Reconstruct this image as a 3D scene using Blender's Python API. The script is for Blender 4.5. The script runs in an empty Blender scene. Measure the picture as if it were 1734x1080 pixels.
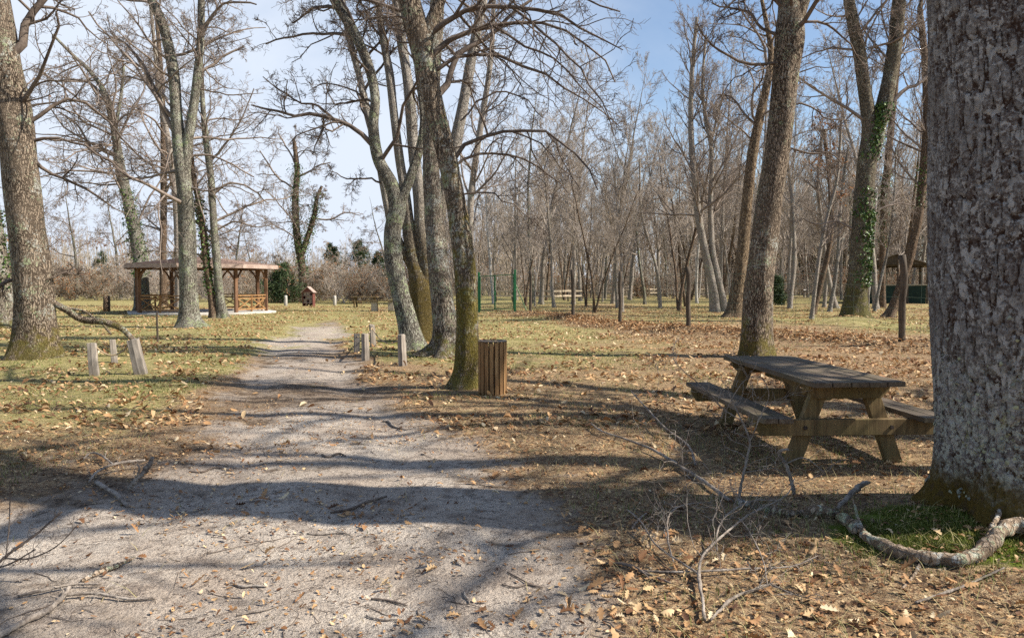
import bpy, math, random
import numpy as np
from mathutils import Vector, Matrix

random.seed(7)
RNG = np.random.default_rng(11)
R = math.radians
scene = bpy.context.scene
C = scene.collection

# ------------------------------------------------------------------ camera, sky, sun, exposure
FPX, CX, HY, CAMZ = 1261.0, 867.0, 481.0, 1.65      # focal length / horizon row in photograph pixels
PITCH = math.atan((540 - HY) / FPX)
cam = bpy.data.cameras.new("camera"); cam_o = bpy.data.objects.new("camera", cam); C.objects.link(cam_o)
cam.sensor_width = 36; cam.lens = 36 * FPX / 1734
cam.clip_start = 0.05; cam.clip_end = 2000
cam_o.location = (0, 0, CAMZ); cam_o.rotation_euler = (R(90) - PITCH, 0, 0)
scene.camera = cam_o
SUN_EL = R(43); SUN_AZ = R(98)                       # clockwise from +Y
sdir = Vector((math.sin(SUN_AZ) * math.cos(SUN_EL), math.cos(SUN_AZ) * math.cos(SUN_EL), math.sin(SUN_EL)))
sl = bpy.data.lights.new("sun", "SUN"); sl.energy = 5.0; sl.angle = R(0.7); sl.color = (1.0, 0.93, 0.82)
so = bpy.data.objects.new("sun", sl); C.objects.link(so)
so.rotation_euler = sdir.to_track_quat('Z', 'Y').to_euler(); so.location = sdir * 60
world = bpy.data.worlds.new("World"); scene.world = world; world.use_nodes = True
scene.view_settings.view_transform = 'Standard'; scene.view_settings.look = 'None'
scene.view_settings.exposure = 0.84; scene.view_settings.gamma = 1
scene.cycles.use_denoising = False
scene.cycles.max_bounces = 5; scene.cycles.diffuse_bounces = 3; scene.cycles.glossy_bounces = 2
scene.cycles.transparent_max_bounces = 4


def build_world():
    nt = world.node_tree; nt.nodes.clear()
    out = nt.nodes.new("ShaderNodeOutputWorld"); bg = nt.nodes.new("ShaderNodeBackground")
    sky = nt.nodes.new("ShaderNodeTexSky"); sky.sky_type = 'NISHITA'; sky.sun_disc = False
    sky.sun_elevation = SUN_EL; sky.sun_rotation = SUN_AZ
    sky.air_density = 1.0; sky.dust_density = 0.6; sky.ozone_density = 1.6
    tc = nt.nodes.new("ShaderNodeTexCoord")
    sep = nt.nodes.new("ShaderNodeSeparateXYZ"); nt.links.new(tc.outputs["Generated"], sep.inputs[0])
    def m(op, a, b=None):
        n = nt.nodes.new("ShaderNodeMath"); n.operation = op
        for i, v in enumerate((a, b)):
            if v is None: continue
            if isinstance(v, (int, float)): n.inputs[i].default_value = v
            else: nt.links.new(v, n.inputs[i])
        return n.outputs[0]
    zz = m('ADD', m('MAXIMUM', sep.outputs[2], 0.0), 0.22)
    u = m('DIVIDE', sep.outputs[0], zz); v = m('DIVIDE', sep.outputs[1], zz)
    cmb = nt.nodes.new("ShaderNodeCombineXYZ"); nt.links.new(u, cmb.inputs[0]); nt.links.new(v, cmb.inputs[1])
    nz = nt.nodes.new("ShaderNodeTexNoise"); nz.inputs["Scale"].default_value = 0.75
    nz.inputs["Detail"].default_value = 7; nz.inputs["Roughness"].default_value = 0.58
    nz.inputs["Distortion"].default_value = 0.4
    nt.links.new(cmb.outputs[0], nz.inputs["Vector"])
    bias = m('ADD', m('MULTIPLY', sep.outputs[0], -0.55), m('MULTIPLY', m('SUBTRACT', sep.outputs[1], 0.72), 0.45))                 # thicker cloud to the left
    low = m('MULTIPLY', m('SUBTRACT', 0.24, sep.outputs[2]), 0.75)
    f = m('ADD', m('ADD', nz.outputs["Fac"], bias), low)
    mr = nt.nodes.new("ShaderNodeMapRange"); mr.interpolation_type = 'SMOOTHSTEP'
    mr.inputs["From Min"].default_value = 0.40; mr.inputs["From Max"].default_value = 0.80; mr.inputs["To Min"].default_value = 0.04
    nt.links.new(f, mr.inputs["Value"])
    mix = nt.nodes.new("ShaderNodeMix"); mix.data_type = 'RGBA'
    nt.links.new(mr.outputs[0], mix.inputs["Factor"])
    nt.links.new(sky.outputs[0], mix.inputs["A"]); mix.inputs["B"].default_value = (4.75, 5.25, 6.05, 1)
    nt.links.new(mix.outputs["Result"], bg.inputs["Color"])
    bg.inputs["Strength"].default_value = 0.095
    nt.links.new(bg.outputs[0], out.inputs[0])


build_world()

# ------------------------------------------------------------------ photograph pixels -> points of the place
_cp, _sp = math.cos(PITCH), math.sin(PITCH)


def ray(px, py):
    x = (px - CX) / FPX; y = (540 - py) / FPX
    return np.array((x, _cp + y * _sp, -_sp + y * _cp))


def at(px, py, Y):
    d = ray(px, py); return np.array((0, 0, CAMZ)) + d * (Y / d[1])


def gd(px, py):
    d = ray(px, py); p = np.array((0, 0, CAMZ)) + d * (CAMZ / -d[2])
    p[2] = gz(p[0], p[1]); return p


# ------------------------------------------------------------------ numpy noise
def _h(ix, iy, s):
    n = (ix.astype(np.int64) * 374761393 + iy.astype(np.int64) * 668265263 + s * 982451653) & 0x7fffffff
    n = ((n ^ (n >> 13)) * 1274126177) & 0x7fffffff
    return ((n ^ (n >> 16)) & 0xffff) / 65535.0


def vn(x, y, s=0):
    x = np.asarray(x, float); y = np.asarray(y, float)
    ix = np.floor(x); iy = np.floor(y); fx = x - ix; fy = y - iy
    fx = fx * fx * (3 - 2 * fx); fy = fy * fy * (3 - 2 * fy)
    a = _h(ix, iy, s); b = _h(ix + 1, iy, s); c = _h(ix, iy + 1, s); d = _h(ix + 1, iy + 1, s)
    return (a * (1 - fx) + b * fx) * (1 - fy) + (c * (1 - fx) + d * fx) * fy


def fbm(x, y, s=0, o=4):
    t = 0; a = 0.5; n = 0
    for i in range(o):
        t = t + a * vn(x * 2 ** i, y * 2 ** i, s + i * 17); n += a; a *= 0.5
    return t / n


def sstep(a, b, x):
    t = np.clip((x - a) / (b - a), 0, 1); return t * t * (3 - 2 * t)


# ------------------------------------------------------------------ the lie of the land
FENCE = np.array([(0.15, 42.0), (1.02, 40.5), (2.74, 33.4), (4.19, 28.8), (6.0, 25.3), (10.26, 19.6), (14.6, 14.6), (22, 7.0)])


def dist_fence(x, y):
    d = np.full(np.shape(x), 1e9)
    for (ax, ay), (bx, by) in zip(FENCE[:-1], FENCE[1:]):
        vx, vy = bx - ax, by - ay
        t = np.clip(((x - ax) * vx + (y - ay) * vy) / (vx * vx + vy * vy), 0, 1)
        d = np.minimum(d, np.hypot(x - ax - t * vx, y - ay - t * vy))
    return d


PATH_Y = np.array([-40, 0, 3.4, 5.6, 7.5, 9.5, 13.1, 17.5, 23.4, 28.5, 34, 42])
PATH_L = np.array([-9, -7.5, -6.0, -4.2, -3.8, -4.1, -5.2, -6.3, -7.9, -8.6, -8.6, -8.4])
PATH_R = np.array([1.5, 1.2, 0.85, 0.55, 0.1, -0.9, -2.35, -3.6, -5.0, -6.3, -7.6, -8.2])


def path_sd(x, y):
    """+ inside the track (metres from its nearer edge), - outside"""
    w = (fbm(np.asarray(x) * 0.9, np.asarray(y) * 0.7, 5) - 0.5) * (1.1 + np.clip(np.asarray(y), 0, 30) * 0.015)
    return np.minimum(x - np.interp(y, PATH_Y, PATH_L), np.interp(y, PATH_Y, PATH_R) - x) + w


def gz(x, y):
    x = np.asarray(x, float); y = np.asarray(y, float)
    z = (fbm(x * 0.35, y * 0.35, 1, 3) - 0.5) * 0.10 + (fbm(x * 2.2, y * 2.2, 2, 3) - 0.5) * 0.035
    p = sstep(-0.3, 0.6, path_sd(x, y))
    z = z - 0.035 * p
    c = 0.5 * (np.interp(y, PATH_Y, PATH_L) + np.interp(y, PATH_Y, PATH_R))
    z = z - 0.03 * p * (np.exp(-((x - c - 0.75) / 0.3) ** 2) + np.exp(-((x - c + 0.75) / 0.3) ** 2))
    df = dist_fence(x, y)
    z = z + (0.05 + 0.22 * fbm(x * 0.8, y * 0.8, 31, 3)) * np.exp(-(df / 0.7) ** 2)
    z = z + 0.13 * np.exp(-(((x - 3.2) ** 2 + (y - 4.9) ** 2) / 0.9))
    z = z - 0.09 * np.exp(-(((x - 3.2) / 1.7) ** 4 + ((y - 8.1) / 1.8) ** 4))       # hollow worn under the table
    z = z + 0.38 * np.exp(-(((x - 13.7) ** 2 + (y - 30.0) ** 2) / 2.2))
    return z


# ------------------------------------------------------------------ materials
def nmat(name):
    m = bpy.data.materials.new(name); m.use_nodes = True
    nt = m.node_tree; b = nt.nodes["Principled BSDF"]
    return m, nt, b


class NT:
    def __init__(s, nt): s.t = nt
    def n(s, kind, ins=None, **pr):
        x = s.t.nodes.new("ShaderNode" + kind)
        for k, v in pr.items(): setattr(x, k, v)
        for k, v in (ins or {}).items():
            if isinstance(v, bpy.types.NodeSocket): s.t.links.new(v, x.inputs[k])
            else: x.inputs[k].default_value = v
        return x
    def math(s, op, a, b=0.0, clamp=False):
        return s.n("Math", {0: a, 1: b}, operation=op, use_clamp=clamp).outputs[0]
    def noise(s, vec, scale, detail=4, rough=0.55, dist=0.0):
        return s.n("TexNoise", {"Vector": vec, "Scale": scale, "Detail": detail, "Roughness": rough, "Distortion": dist}).outputs["Fac"]
    def step(s, v, a, b):
        return s.n("MapRange", {"Value": v, "From Min": a, "From Max": b}, interpolation_type='SMOOTHSTEP').outputs[0]
    def mix(s, f, a, b):
        x = s.n("Mix", None, data_type='RGBA')
        for k, v in (("Factor", f), ("A", a), ("B", b)):
            if isinstance(v, bpy.types.NodeSocket): s.t.links.new(v, x.inputs[k])
            elif k == "Factor": x.inputs[k].default_value = v
            else: x.inputs[k].default_value = (*v, 1)
        return x.outputs["Result"]
    def ramp(s, f, stops):
        x = s.n("ValToRGB", {"Fac": f}); e = x.color_ramp.elements
        while len(e) < len(stops): e.new(0.5)
        for q, (p, c) in zip(e, stops): q.position = p; q.color = (*c, 1)
        return x.outputs[0]
    def scale(s, vec, sc):
        return s.n("Mapping", {"Vector": vec, "Scale": sc}).outputs[0]


def mat_bark(name, dark, light, lichen=(0.46, 0.46, 0.41), lich=0.35, moss=0.25, moss_h=0.6, moss_col=(0.10, 0.085, 0.018), s=1.0, bump=0.9, upper=None):
    """fissured bark; z is the height above the foot of the tree"""
    m, nt, b = nmat(name); g = NT(nt)
    oc = g.n("TexCoord").outputs["Object"]
    z = g.n("SeparateXYZ", {0: oc}).outputs[2]
    st = g.scale(oc, (9 * s, 9 * s, 1.4 * s))
    wob = g.n("TexNoise", {"Vector": oc, "Scale": 3.0 * s, "Detail": 4.0, "Roughness": 0.6})
    st2 = g.n("VectorMath", {0: st, 1: g.scale(wob.outputs["Color"], (1.6, 1.6, 1.6))}, operation='ADD').outputs[0]
    vo = g.n("TexVoronoi", {"Vector": st2, "Scale": 3.2, "Randomness": 1.0}, feature='DISTANCE_TO_EDGE').outputs["Distance"]
    fine = g.noise(st, 7.0, 7, 0.7); grit = g.noise(oc, 60 * s, 4, 0.7)
    fis = g.step(g.math('ADD', vo, g.math('MULTIPLY', g.math('SUBTRACT', fine, 0.5), 0.35)), 0.03, 0.20)
    big = g.noise(oc, 1.1 * s, 4, 0.6)
    if upper:
        hu = g.step(g.math('ADD', z, g.math('MULTIPLY', g.math('SUBTRACT', big, 0.5), 3.0)), upper[0], upper[1])
        lightc, darkc = g.mix(hu, light, upper[2]), g.mix(hu, dark, tuple(c * 0.42 for c in upper[2]))
    else: lightc, darkc = light, dark
    tone = g.step(g.math('ADD', g.math('MULTIPLY', fine, 0.6), g.math('MULTIPLY', grit, 0.4)), 0.36, 0.62)
    col = g.mix(g.math('MULTIPLY', fis, g.math('ADD', g.math('MULTIPLY', tone, 0.75), 0.25)), darkc, lightc)
    col = g.mix(g.math('MULTIPLY', g.step(big, 0.42, 0.62), 0.45), col, g.mix(0.5, darkc, lightc))
    # crusts of lichen in small ragged patches
    ln = g.noise(oc, 19.0, 6, 0.72); lb = g.noise(oc, 2.3, 4, 0.6)
    lm = g.step(g.math('ADD', ln, g.math('MULTIPLY', g.math('SUBTRACT', lb, 0.5), 0.7)), 0.68 - 0.26 * lich, 0.73 - 0.26 * lich)
    lv = g.mix(g.step(g.noise(oc, 3.6, 3), 0.42, 0.6), lichen, (lichen[0] * 0.80, lichen[1] * 0.92, lichen[2] * 0.62))
    col = g.mix(g.math('MULTIPLY', lm, 0.8), col, lv)
    if moss > 0:
        mn = g.noise(oc, 4.5, 7, 0.72)
        hz = g.math('MULTIPLY', g.step(z, moss_h * 1.6, 0.0), moss * 0.95)
        t = g.math('ADD', g.math('ADD', hz, g.math('MULTIPLY', g.math('SUBTRACT', mn, 0.5), 1.7)), moss * 0.35 - 0.45)
        mc = g.mix(g.noise(oc, 30, 4, 0.7), tuple(c * 0.45 for c in moss_col), tuple(c * 1.6 for c in moss_col))
        col = g.mix(g.math('MULTIPLY', g.step(t, -0.06, 0.26), 0.88), col, mc)
    nt.links.new(col, b.inputs["Base Color"]); b.inputs["Roughness"].default_value = 0.94
    b.inputs["Specular IOR Level"].default_value = 0.12
    h = g.math('ADD', g.math('MULTIPLY', fis, 0.8), g.math('ADD', g.math('MULTIPLY', fine, 0.6), g.math('MULTIPLY', grit, 0.3)))
    bp = g.n("Bump", {"Height": h, "Strength": bump, "Distance": 0.05 / s})
    nt.links.new(bp.outputs[0], b.inputs["Normal"])
    return m


def mat_plain(name, c1, c2, sc=6.0, rough=0.85, stretch=(1, 1, 1), bump=0.15, spec=0.2, bd=0.01):
    m, nt, b = nmat(name); g = NT(nt)
    oc = g.n("TexCoord").outputs["Object"]
    v = g.scale(oc, stretch)
    n = g.noise(v, sc, 5, 0.6)
    n2 = g.noise(v, sc * 7, 3, 0.6)
    f = g.step(g.math('ADD', g.math('MULTIPLY', n, 0.65), g.math('MULTIPLY', n2, 0.35)), 0.34, 0.66)
    nt.links.new(g.mix(f, c1, c2), b.inputs["Base Color"])
    b.inputs["Roughness"].default_value = rough; b.inputs["Specular IOR Level"].default_value = spec
    bp = g.n("Bump", {"Height": f, "Strength": bump, "Distance": bd}); nt.links.new(bp.outputs[0], b.inputs["Normal"])
    return m


def mat_wood(name, c_dark, c_mid, c_light, axis=1, green=0.0, sc=1.0):
    """weathered timber, grain along the given local axis"""
    m, nt, b = nmat(name); g = NT(nt)
    oc = g.n("TexCoord").outputs["Object"]
    stv = [26 * sc] * 3; stv[axis] = 1.6 * sc
    v = g.scale(oc, tuple(stv))
    gr = g.noise(v, 1.0, 6, 0.6, 0.6); gr2 = g.noise(v, 4.0, 3, 0.7); big = g.noise(oc, 2.2, 3)
    col = g.ramp(g.math('ADD', g.math('MULTIPLY', gr, 0.7), g.math('MULTIPLY', gr2, 0.3)), [(0.30, c_dark), (0.5, c_mid), (0.68, c_light)])
    col = g.mix(g.math('MULTIPLY', g.step(big, 0.4, 0.7), 0.5), col, c_dark)
    if green > 0:
        col = g.mix(g.math('MULTIPLY', g.step(g.noise(oc, 3.1, 4), 0.42, 0.62), green), col, (0.07, 0.075, 0.022))
    nt.links.new(col, b.inputs["Base Color"]); b.inputs["Roughness"].default_value = 0.82
    b.inputs["Specular IOR Level"].default_value = 0.2
    bp = g.n("Bump", {"Height": gr, "Strength": 0.5, "Distance": 0.006}); nt.links.new(bp.outputs[0], b.inputs["Normal"])
    return m


def mat_tint(name, stops, rough=0.75, trans=0.0, sc=40):
    """colour chosen leaf by leaf from the attribute 'tint'"""
    m, nt, b = nmat(name); g = NT(nt)
    a = g.n("Attribute", None, attribute_name="tint").outputs["Fac"]
    oc = g.n("TexCoord").outputs["Object"]
    a2 = g.math('ADD', a, g.math('MULTIPLY', g.math('SUBTRACT', g.noise(oc, sc, 3), 0.5), 0.25))
    col = g.ramp(a2, stops)
    nt.links.new(col, b.inputs["Base Color"]); b.inputs["Roughness"].default_value = rough
    b.inputs["Specular IOR Level"].default_value = 0.25
    if trans > 0:
        tr = g.n("BsdfTranslucent", {"Color": col}); mx = g.n("MixShader", {0: trans, 1: b.outputs[0], 2: tr.outputs[0]})
        nt.links.new(mx.outputs[0], nt.nodes["Material Output"].inputs[0])
    return m


def mat_ground():
    m, nt, b = nmat("earth_and_track"); g = NT(nt)
    oc = g.n("TexCoord").outputs["Object"]
    att = lambda n: g.n("Attribute", None, attribute_name=n).outputs["Fac"]
    P, G, L, M = att("path"), att("grass"), att("leaf"), att("moss")
    n1 = g.noise(oc, 0.9, 4); n2 = g.noise(oc, 5.0, 5, 0.6); n3 = g.noise(oc, 38, 4, 0.65); n4 = g.noise(oc, 130, 3, 0.7)
    # sandy track with specks of bark and needle
    sand = g.mix(g.step(n1, 0.35, 0.65), (0.60, 0.525, 0.440), (0.44, 0.362, 0.290))
    sand = g.mix(g.math('MULTIPLY', g.step(n2, 0.50, 0.68), 0.55), sand, (0.215, 0.165, 0.13))
    st = g.scale(oc, (1, 2.2, 1)); st3 = g.n("Mapping", {"Vector": oc, "Rotation": (0, 0, 0.9), "Scale": (2.6, 1, 1)}).outputs[0]
    dens = g.math('MULTIPLY', g.math('SUBTRACT', n2, 0.5), 0.16)
    spk = g.math('MAXIMUM', g.step(g.math('ADD', g.noise(st, 55, 4, 0.75), dens), 0.535, 0.575), g.step(g.math('ADD', g.noise(st3, 80, 4, 0.75), dens), 0.55, 0.59))
    spk = g.math('MAXIMUM', spk, g.math('MULTIPLY', g.step(n4, 0.56, 0.62), 0.6))
    sand = g.mix(g.math('MULTIPLY', spk, 0.80), sand, g.mix(n1, (0.085, 0.070, 0.062), (0.135, 0.105, 0.085)))
    # bare soil
    soil = g.ramp(g.math('ADD', g.math('MULTIPLY', n2, 0.4), g.math('MULTIPLY', n3, 0.6)), [(0.38, (0.050, 0.038, 0.029)), (0.48, (0.135, 0.095, 0.066)), (0.58, (0.27, 0.20, 0.135)), (0.68, (0.42, 0.34, 0.23))])
    # flattened leaves
    wv = g.n("VectorMath", {0: oc, 1: g.scale(g.n("TexNoise", {"Vector": oc, "Scale": 9.0}).outputs["Color"], (0.12, 0.12, 0.12))}, operation='ADD').outputs[0]
    v1 = g.n("TexVoronoi", {"Vector": wv, "Scale": 15.0}); v2 = g.n("TexVoronoi", {"Vector": g.scale(wv, (1, 1.7, 1)), "Scale": 34.0})
    lf = [(0.0, (0.085, 0.054, 0.035)), (0.3, (0.23, 0.135, 0.070)), (0.55, (0.41, 0.275, 0.145)), (0.8, (0.54, 0.40, 0.235)), (1.0, (0.28, 0.155, 0.08))]
    c1 = g.ramp(g.n("SeparateColor", {0: v1.outputs["Color"]}).outputs[0], lf)
    c2 = g.ramp(g.n("SeparateColor", {0: v2.outputs["Color"]}).outputs[1], lf)
    leafc = g.mix(g.step(n3, 0.44, 0.52), c1, c2)
    leafc = g.mix(g.step(n4, 0.50, 0.40), leafc, (0.055, 0.038, 0.027))
    leafm = g.step(g.math('ADD', g.math('MULTIPLY', L, 0.75), g.math('MULTIPLY', g.noise(oc, 3.2, 5, 0.7), 0.55)), 0.46, 0.72)
    base = g.mix(g.math('MULTIPLY', leafm, 0.85), soil, leafc)
    # turf
    gr = g.ramp(g.math('ADD', g.math('MULTIPLY', n3, 0.6), g.math('MULTIPLY', n2, 0.4)), [(0.33, (0.060, 0.066, 0.020)), (0.43, (0.15, 0.150, 0.045)), (0.51, (0.29, 0.255, 0.100)), (0.62, (0.46, 0.385, 0.20))])
    gm = g.step(g.math('ADD', g.math('MULTIPLY', G, 0.8), g.math('MULTIPLY', g.noise(oc, 2.1, 5, 0.7), 0.55)), 0.50, 0.76)
    base = g.mix(g.math('MULTIPLY', gm, 0.85), base, gr)
    mo = g.mix(n3, (0.05, 0.085, 0.008), (0.16, 0.20, 0.025))
    base = g.mix(g.step(g.math('ADD', M, g.math('MULTIPLY', g.math('SUBTRACT', n2, 0.5), 0.6)), 0.35, 0.6), base, mo)
    pm = g.step(g.math('ADD', P, g.math('ADD', g.math('MULTIPLY', g.math('SUBTRACT', n2, 0.5), 1.3), g.math('MULTIPLY', g.math('SUBTRACT', n1, 0.5), 1.1))), 0.28, 0.80)
    col = g.mix(pm, base, sand)
    nt.links.new(col, b.inputs["Base Color"]); b.inputs["Roughness"].default_value = 0.95
    b.inputs["Specular IOR Level"].default_value = 0.1
    h = g.math('ADD', g.math('MULTIPLY', n3, 0.8), g.math('ADD', g.math('MULTIPLY', n4, 0.35), g.math('MULTIPLY', v1.outputs["Distance"], 0.3)))
    bp = g.n("Bump", {"Height": h, "Strength": 0.95, "Distance": 0.035}); nt.links.new(bp.outputs[0], b.inputs["Normal"])
    return m


M = {}
M['oak'] = mat_bark("oak_bark", (0.055, 0.040, 0.030), (0.45, 0.38, 0.30), lich=0.55, moss=0.42, moss_h=0.9, moss_col=(0.13, 0.105, 0.025))
M['oak_mossy'] = mat_bark("mossy_bark", (0.05, 0.038, 0.028), (0.34, 0.28, 0.20), lich=0.30, moss=0.62, moss_h=2.6, moss_col=(0.15, 0.108, 0.032), upper=(2.6, 5.0, (0.52, 0.47, 0.41)))
M['oak_ivied'] = mat_bark("mossy_brown_bark", (0.05, 0.038, 0.028), (0.33, 0.28, 0.20), lich=0.30, moss=0.52, moss_h=2.6, moss_col=(0.13, 0.115, 0.035))
M['oak_right_moss'] = mat_bark("bark_moss_streaks", (0.055, 0.038, 0.027), (0.46, 0.37, 0.275), lich=0.52, moss=0.52, moss_h=3.6, moss_col=(0.17, 0.135, 0.026))
M['oak_plain'] = mat_bark("dark_fissured_bark", (0.055, 0.038, 0.027), (0.44, 0.35, 0.26), lich=0.40, moss=0.50, moss_h=1.0, moss_col=(0.15, 0.12, 0.030))
M['lichen_bark'] = mat_bark("green_lichen_bark", (0.07, 0.058, 0.046), (0.42, 0.39, 0.32), lichen=(0.47, 0.48, 0.39), lich=0.52, moss=0.30, moss_h=0.5)
M['pale'] = mat_bark("pale_grey_bark", (0.13, 0.115, 0.10), (0.52, 0.47, 0.41), lich=0.3, moss=0.05)
M['brown_bark'] = mat_bark("brown_bark", (0.060, 0.040, 0.028), (0.34, 0.24, 0.165), lich=0.15, moss=0.22)
M['split_bark'] = mat_bark("split_brown_bark", (0.07, 0.045, 0.03), (0.46, 0.34, 0.22), lich=0.05, moss=0.12, s=0.7)
M['grey_bark'] = mat_bark("grey_wood_bark", (0.13, 0.108, 0.092), (0.50, 0.44, 0.375), lich=0.3, moss=0.12, bump=0.5)
M['birch_bark'] = mat_bark("white_birch_bark", (0.28, 0.26, 0.24), (0.68, 0.64, 0.58), lich=0.1, moss=0.0, bump=0.3)
M['twig'] = mat_plain("twig_bark", (0.13, 0.10, 0.083), (0.29, 0.235, 0.195), sc=1.5, bump=0.0)
M['twig_near'] = mat_plain("dark_twig_bark", (0.075, 0.056, 0.046), (0.19, 0.15, 0.12), sc=3.0, bump=0.0)
M['twig_grey'] = mat_plain("grey_twig_bark", (0.23, 0.19, 0.158), (0.45, 0.385, 0.325), sc=0.8, bump=0.0)  # bark colour lightened in place of haze over the distant wood
M['thicket'] = mat_plain("thicket_twigs", (0.25, 0.205, 0.155), (0.44, 0.37, 0.285), sc=0.5, bump=0.0)  # paler than bare twigs: far haze is put into the colour
M['deadwood'] = mat_plain("dead_branch_bark", (0.11, 0.085, 0.068), (0.36, 0.31, 0.26), sc=9.0, stretch=(1, 1, 1), bump=0.5)
M['log'] = mat_bark("barkless_log", (0.25, 0.175, 0.115), (0.56, 0.445, 0.335), lichen=(0.64, 0.63, 0.58), lich=0.50, moss=0.0, s=0.8)
M['ivy'] = mat_tint("ivy_leaf", [(0.0, (0.018, 0.042, 0.008)), (0.5, (0.045, 0.09, 0.018)), (1.0, (0.12, 0.18, 0.045))], rough=0.38)
M['needle'] = mat_tint("pine_needle", [(0.0, (0.018, 0.035, 0.012)), (0.5, (0.04, 0.07, 0.025)), (1.0, (0.09, 0.12, 0.045))], rough=0.6)
M['rust_leaf'] = mat_tint("withered_leaf", [(0.0, (0.16, 0.06, 0.025)), (0.5, (0.30, 0.13, 0.05)), (1.0, (0.42, 0.24, 0.11))], rough=0.7, trans=0.25)
M['litter'] = mat_tint("fallen_oak_leaf", [(0.0, (0.10, 0.05, 0.028)), (0.25, (0.24, 0.115, 0.050)), (0.55, (0.44, 0.265, 0.125)), (0.8, (0.58, 0.41, 0.225)), (1.0, (0.64, 0.52, 0.34))], rough=0.7, trans=0.12)
M['grass'] = mat_tint("grass_blade", [(0.0, (0.05, 0.085, 0.012)), (0.4, (0.115, 0.155, 0.028)), (0.7, (0.22, 0.235, 0.07)), (1.0, (0.46, 0.38, 0.19))], rough=0.6, trans=0.25)
M['moss'] = mat_tint("moss_tuft", [(0.0, (0.045, 0.068, 0.010)), (0.5, (0.115, 0.145, 0.024)), (1.0, (0.25, 0.22, 0.055))], rough=0.8, trans=0.2)
M['table_wood'] = mat_wood("weathered_table_timber", (0.055, 0.040, 0.029), (0.125, 0.096, 0.068), (0.22, 0.178, 0.13), axis=1, green=0.22)
M['table_frame'] = mat_wood("brown_table_timber", (0.085, 0.055, 0.028), (0.18, 0.125, 0.06), (0.30, 0.215, 0.10), axis=2, green=0.3)
M['bin_wood'] = mat_wood("bin_slat_timber", (0.115, 0.060, 0.027), (0.27, 0.150, 0.064), (0.46, 0.30, 0.142), axis=2)
M['bollard_wood'] = mat_wood("silvered_bollard_timber", (0.12, 0.10, 0.082), (0.28, 0.24, 0.20), (0.46, 0.40, 0.335), axis=2, sc=0.8)
M['post_wood'] = mat_wood("fence_post_timber", (0.035, 0.027, 0.020), (0.085, 0.066, 0.049), (0.17, 0.135, 0.10), axis=2, sc=0.8)
M['gazebo_wood'] = mat_wood("red_brown_stained_timber", (0.085, 0.042, 0.026), (0.185, 0.100, 0.057), (0.30, 0.18, 0.105), axis=2, sc=0.5)
M['gazebo_rail'] = mat_wood("orange_stained_timber", (0.16, 0.075, 0.03), (0.33, 0.18, 0.075), (0.45, 0.27, 0.12), axis=0, sc=0.5)
M['fascia'] = mat_wood("greyed_fascia_board", (0.22, 0.15, 0.12), (0.40, 0.30, 0.25), (0.55, 0.45, 0.39), axis=0, sc=0.5)
M['tiles'] = mat_plain("red_brown_roof_tile", (0.115, 0.075, 0.060), (0.27, 0.195, 0.165), sc=9, bump=0.5)
M['concrete'] = mat_plain("pale_concrete", (0.42, 0.39, 0.34), (0.56, 0.53, 0.48), sc=3, bump=0.15)
M['stone'] = mat_plain("pale_stone", (0.34, 0.31, 0.27), (0.52, 0.49, 0.44), sc=8, bump=0.4)
M['green_metal'] = mat_plain("green_painted_steel", (0.012, 0.115, 0.04), (0.022, 0.165, 0.06), sc=4, rough=0.45, bump=0.02, spec=0.4)
M['green_bright'] = mat_plain("weathered_green_brace", (0.16, 0.27, 0.13), (0.30, 0.40, 0.24), sc=5, rough=0.6, bump=0.05)
M['wire'] = mat_plain("dull_green_wire", (0.06, 0.10, 0.07), (0.13, 0.165, 0.12), sc=3, rough=0.6, bump=0.0)
M['rail_wood'] = mat_wood("pale_rail_timber", (0.30, 0.235, 0.165), (0.48, 0.40, 0.295), (0.60, 0.52, 0.40), axis=0, sc=0.5)
M['rope'] = mat_plain("hemp_rope", (0.28, 0.20, 0.115), (0.52, 0.40, 0.25), sc=60, bump=0.3)
M['dark_inside'] = mat_plain("dark_bin_liner", (0.02, 0.018, 0.016), (0.045, 0.04, 0.035), sc=5, bump=0.0)
M['rim'] = mat_plain("greyed_rim", (0.13, 0.095, 0.07), (0.25, 0.19, 0.14), sc=14, rough=0.55, bump=0.05, spec=0.5)
M['bolt'] = mat_plain("rusted_bolt", (0.03, 0.025, 0.022), (0.07, 0.05, 0.04), sc=30, rough=0.6, bump=0.05)
M['tarp'] = mat_plain("dark_green_tarpaulin", (0.008, 0.020, 0.015), (0.018, 0.040, 0.029), sc=2.5, rough=0.65, bump=0.3)
M['hut_roof'] = mat_plain("grey_brown_sheet_roof", (0.19, 0.155, 0.13), (0.37, 0.315, 0.27), sc=4, bump=0.3, stretch=(1, 6, 1))
M['white_board'] = mat_plain("white_notice_board", (0.62, 0.60, 0.55), (0.78, 0.76, 0.71), sc=8, bump=0.0)
M['house_red'] = mat_plain("dark_red_stained_board", (0.10, 0.036, 0.029), (0.19, 0.075, 0.056), sc=6, bump=0.1)
M['reed'] = mat_plain("reed_and_log_filling", (0.10, 0.07, 0.045), (0.52, 0.43, 0.33), sc=16, bump=0.4)
M['lichen_tuft'] = mat_tint("leafy_lichen", [(0.0, (0.13, 0.14, 0.12)), (0.5, (0.24, 0.255, 0.215)), (1.0, (0.30, 0.31, 0.19))], rough=0.9)

# ------------------------------------------------------------------ mesh helpers


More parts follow.
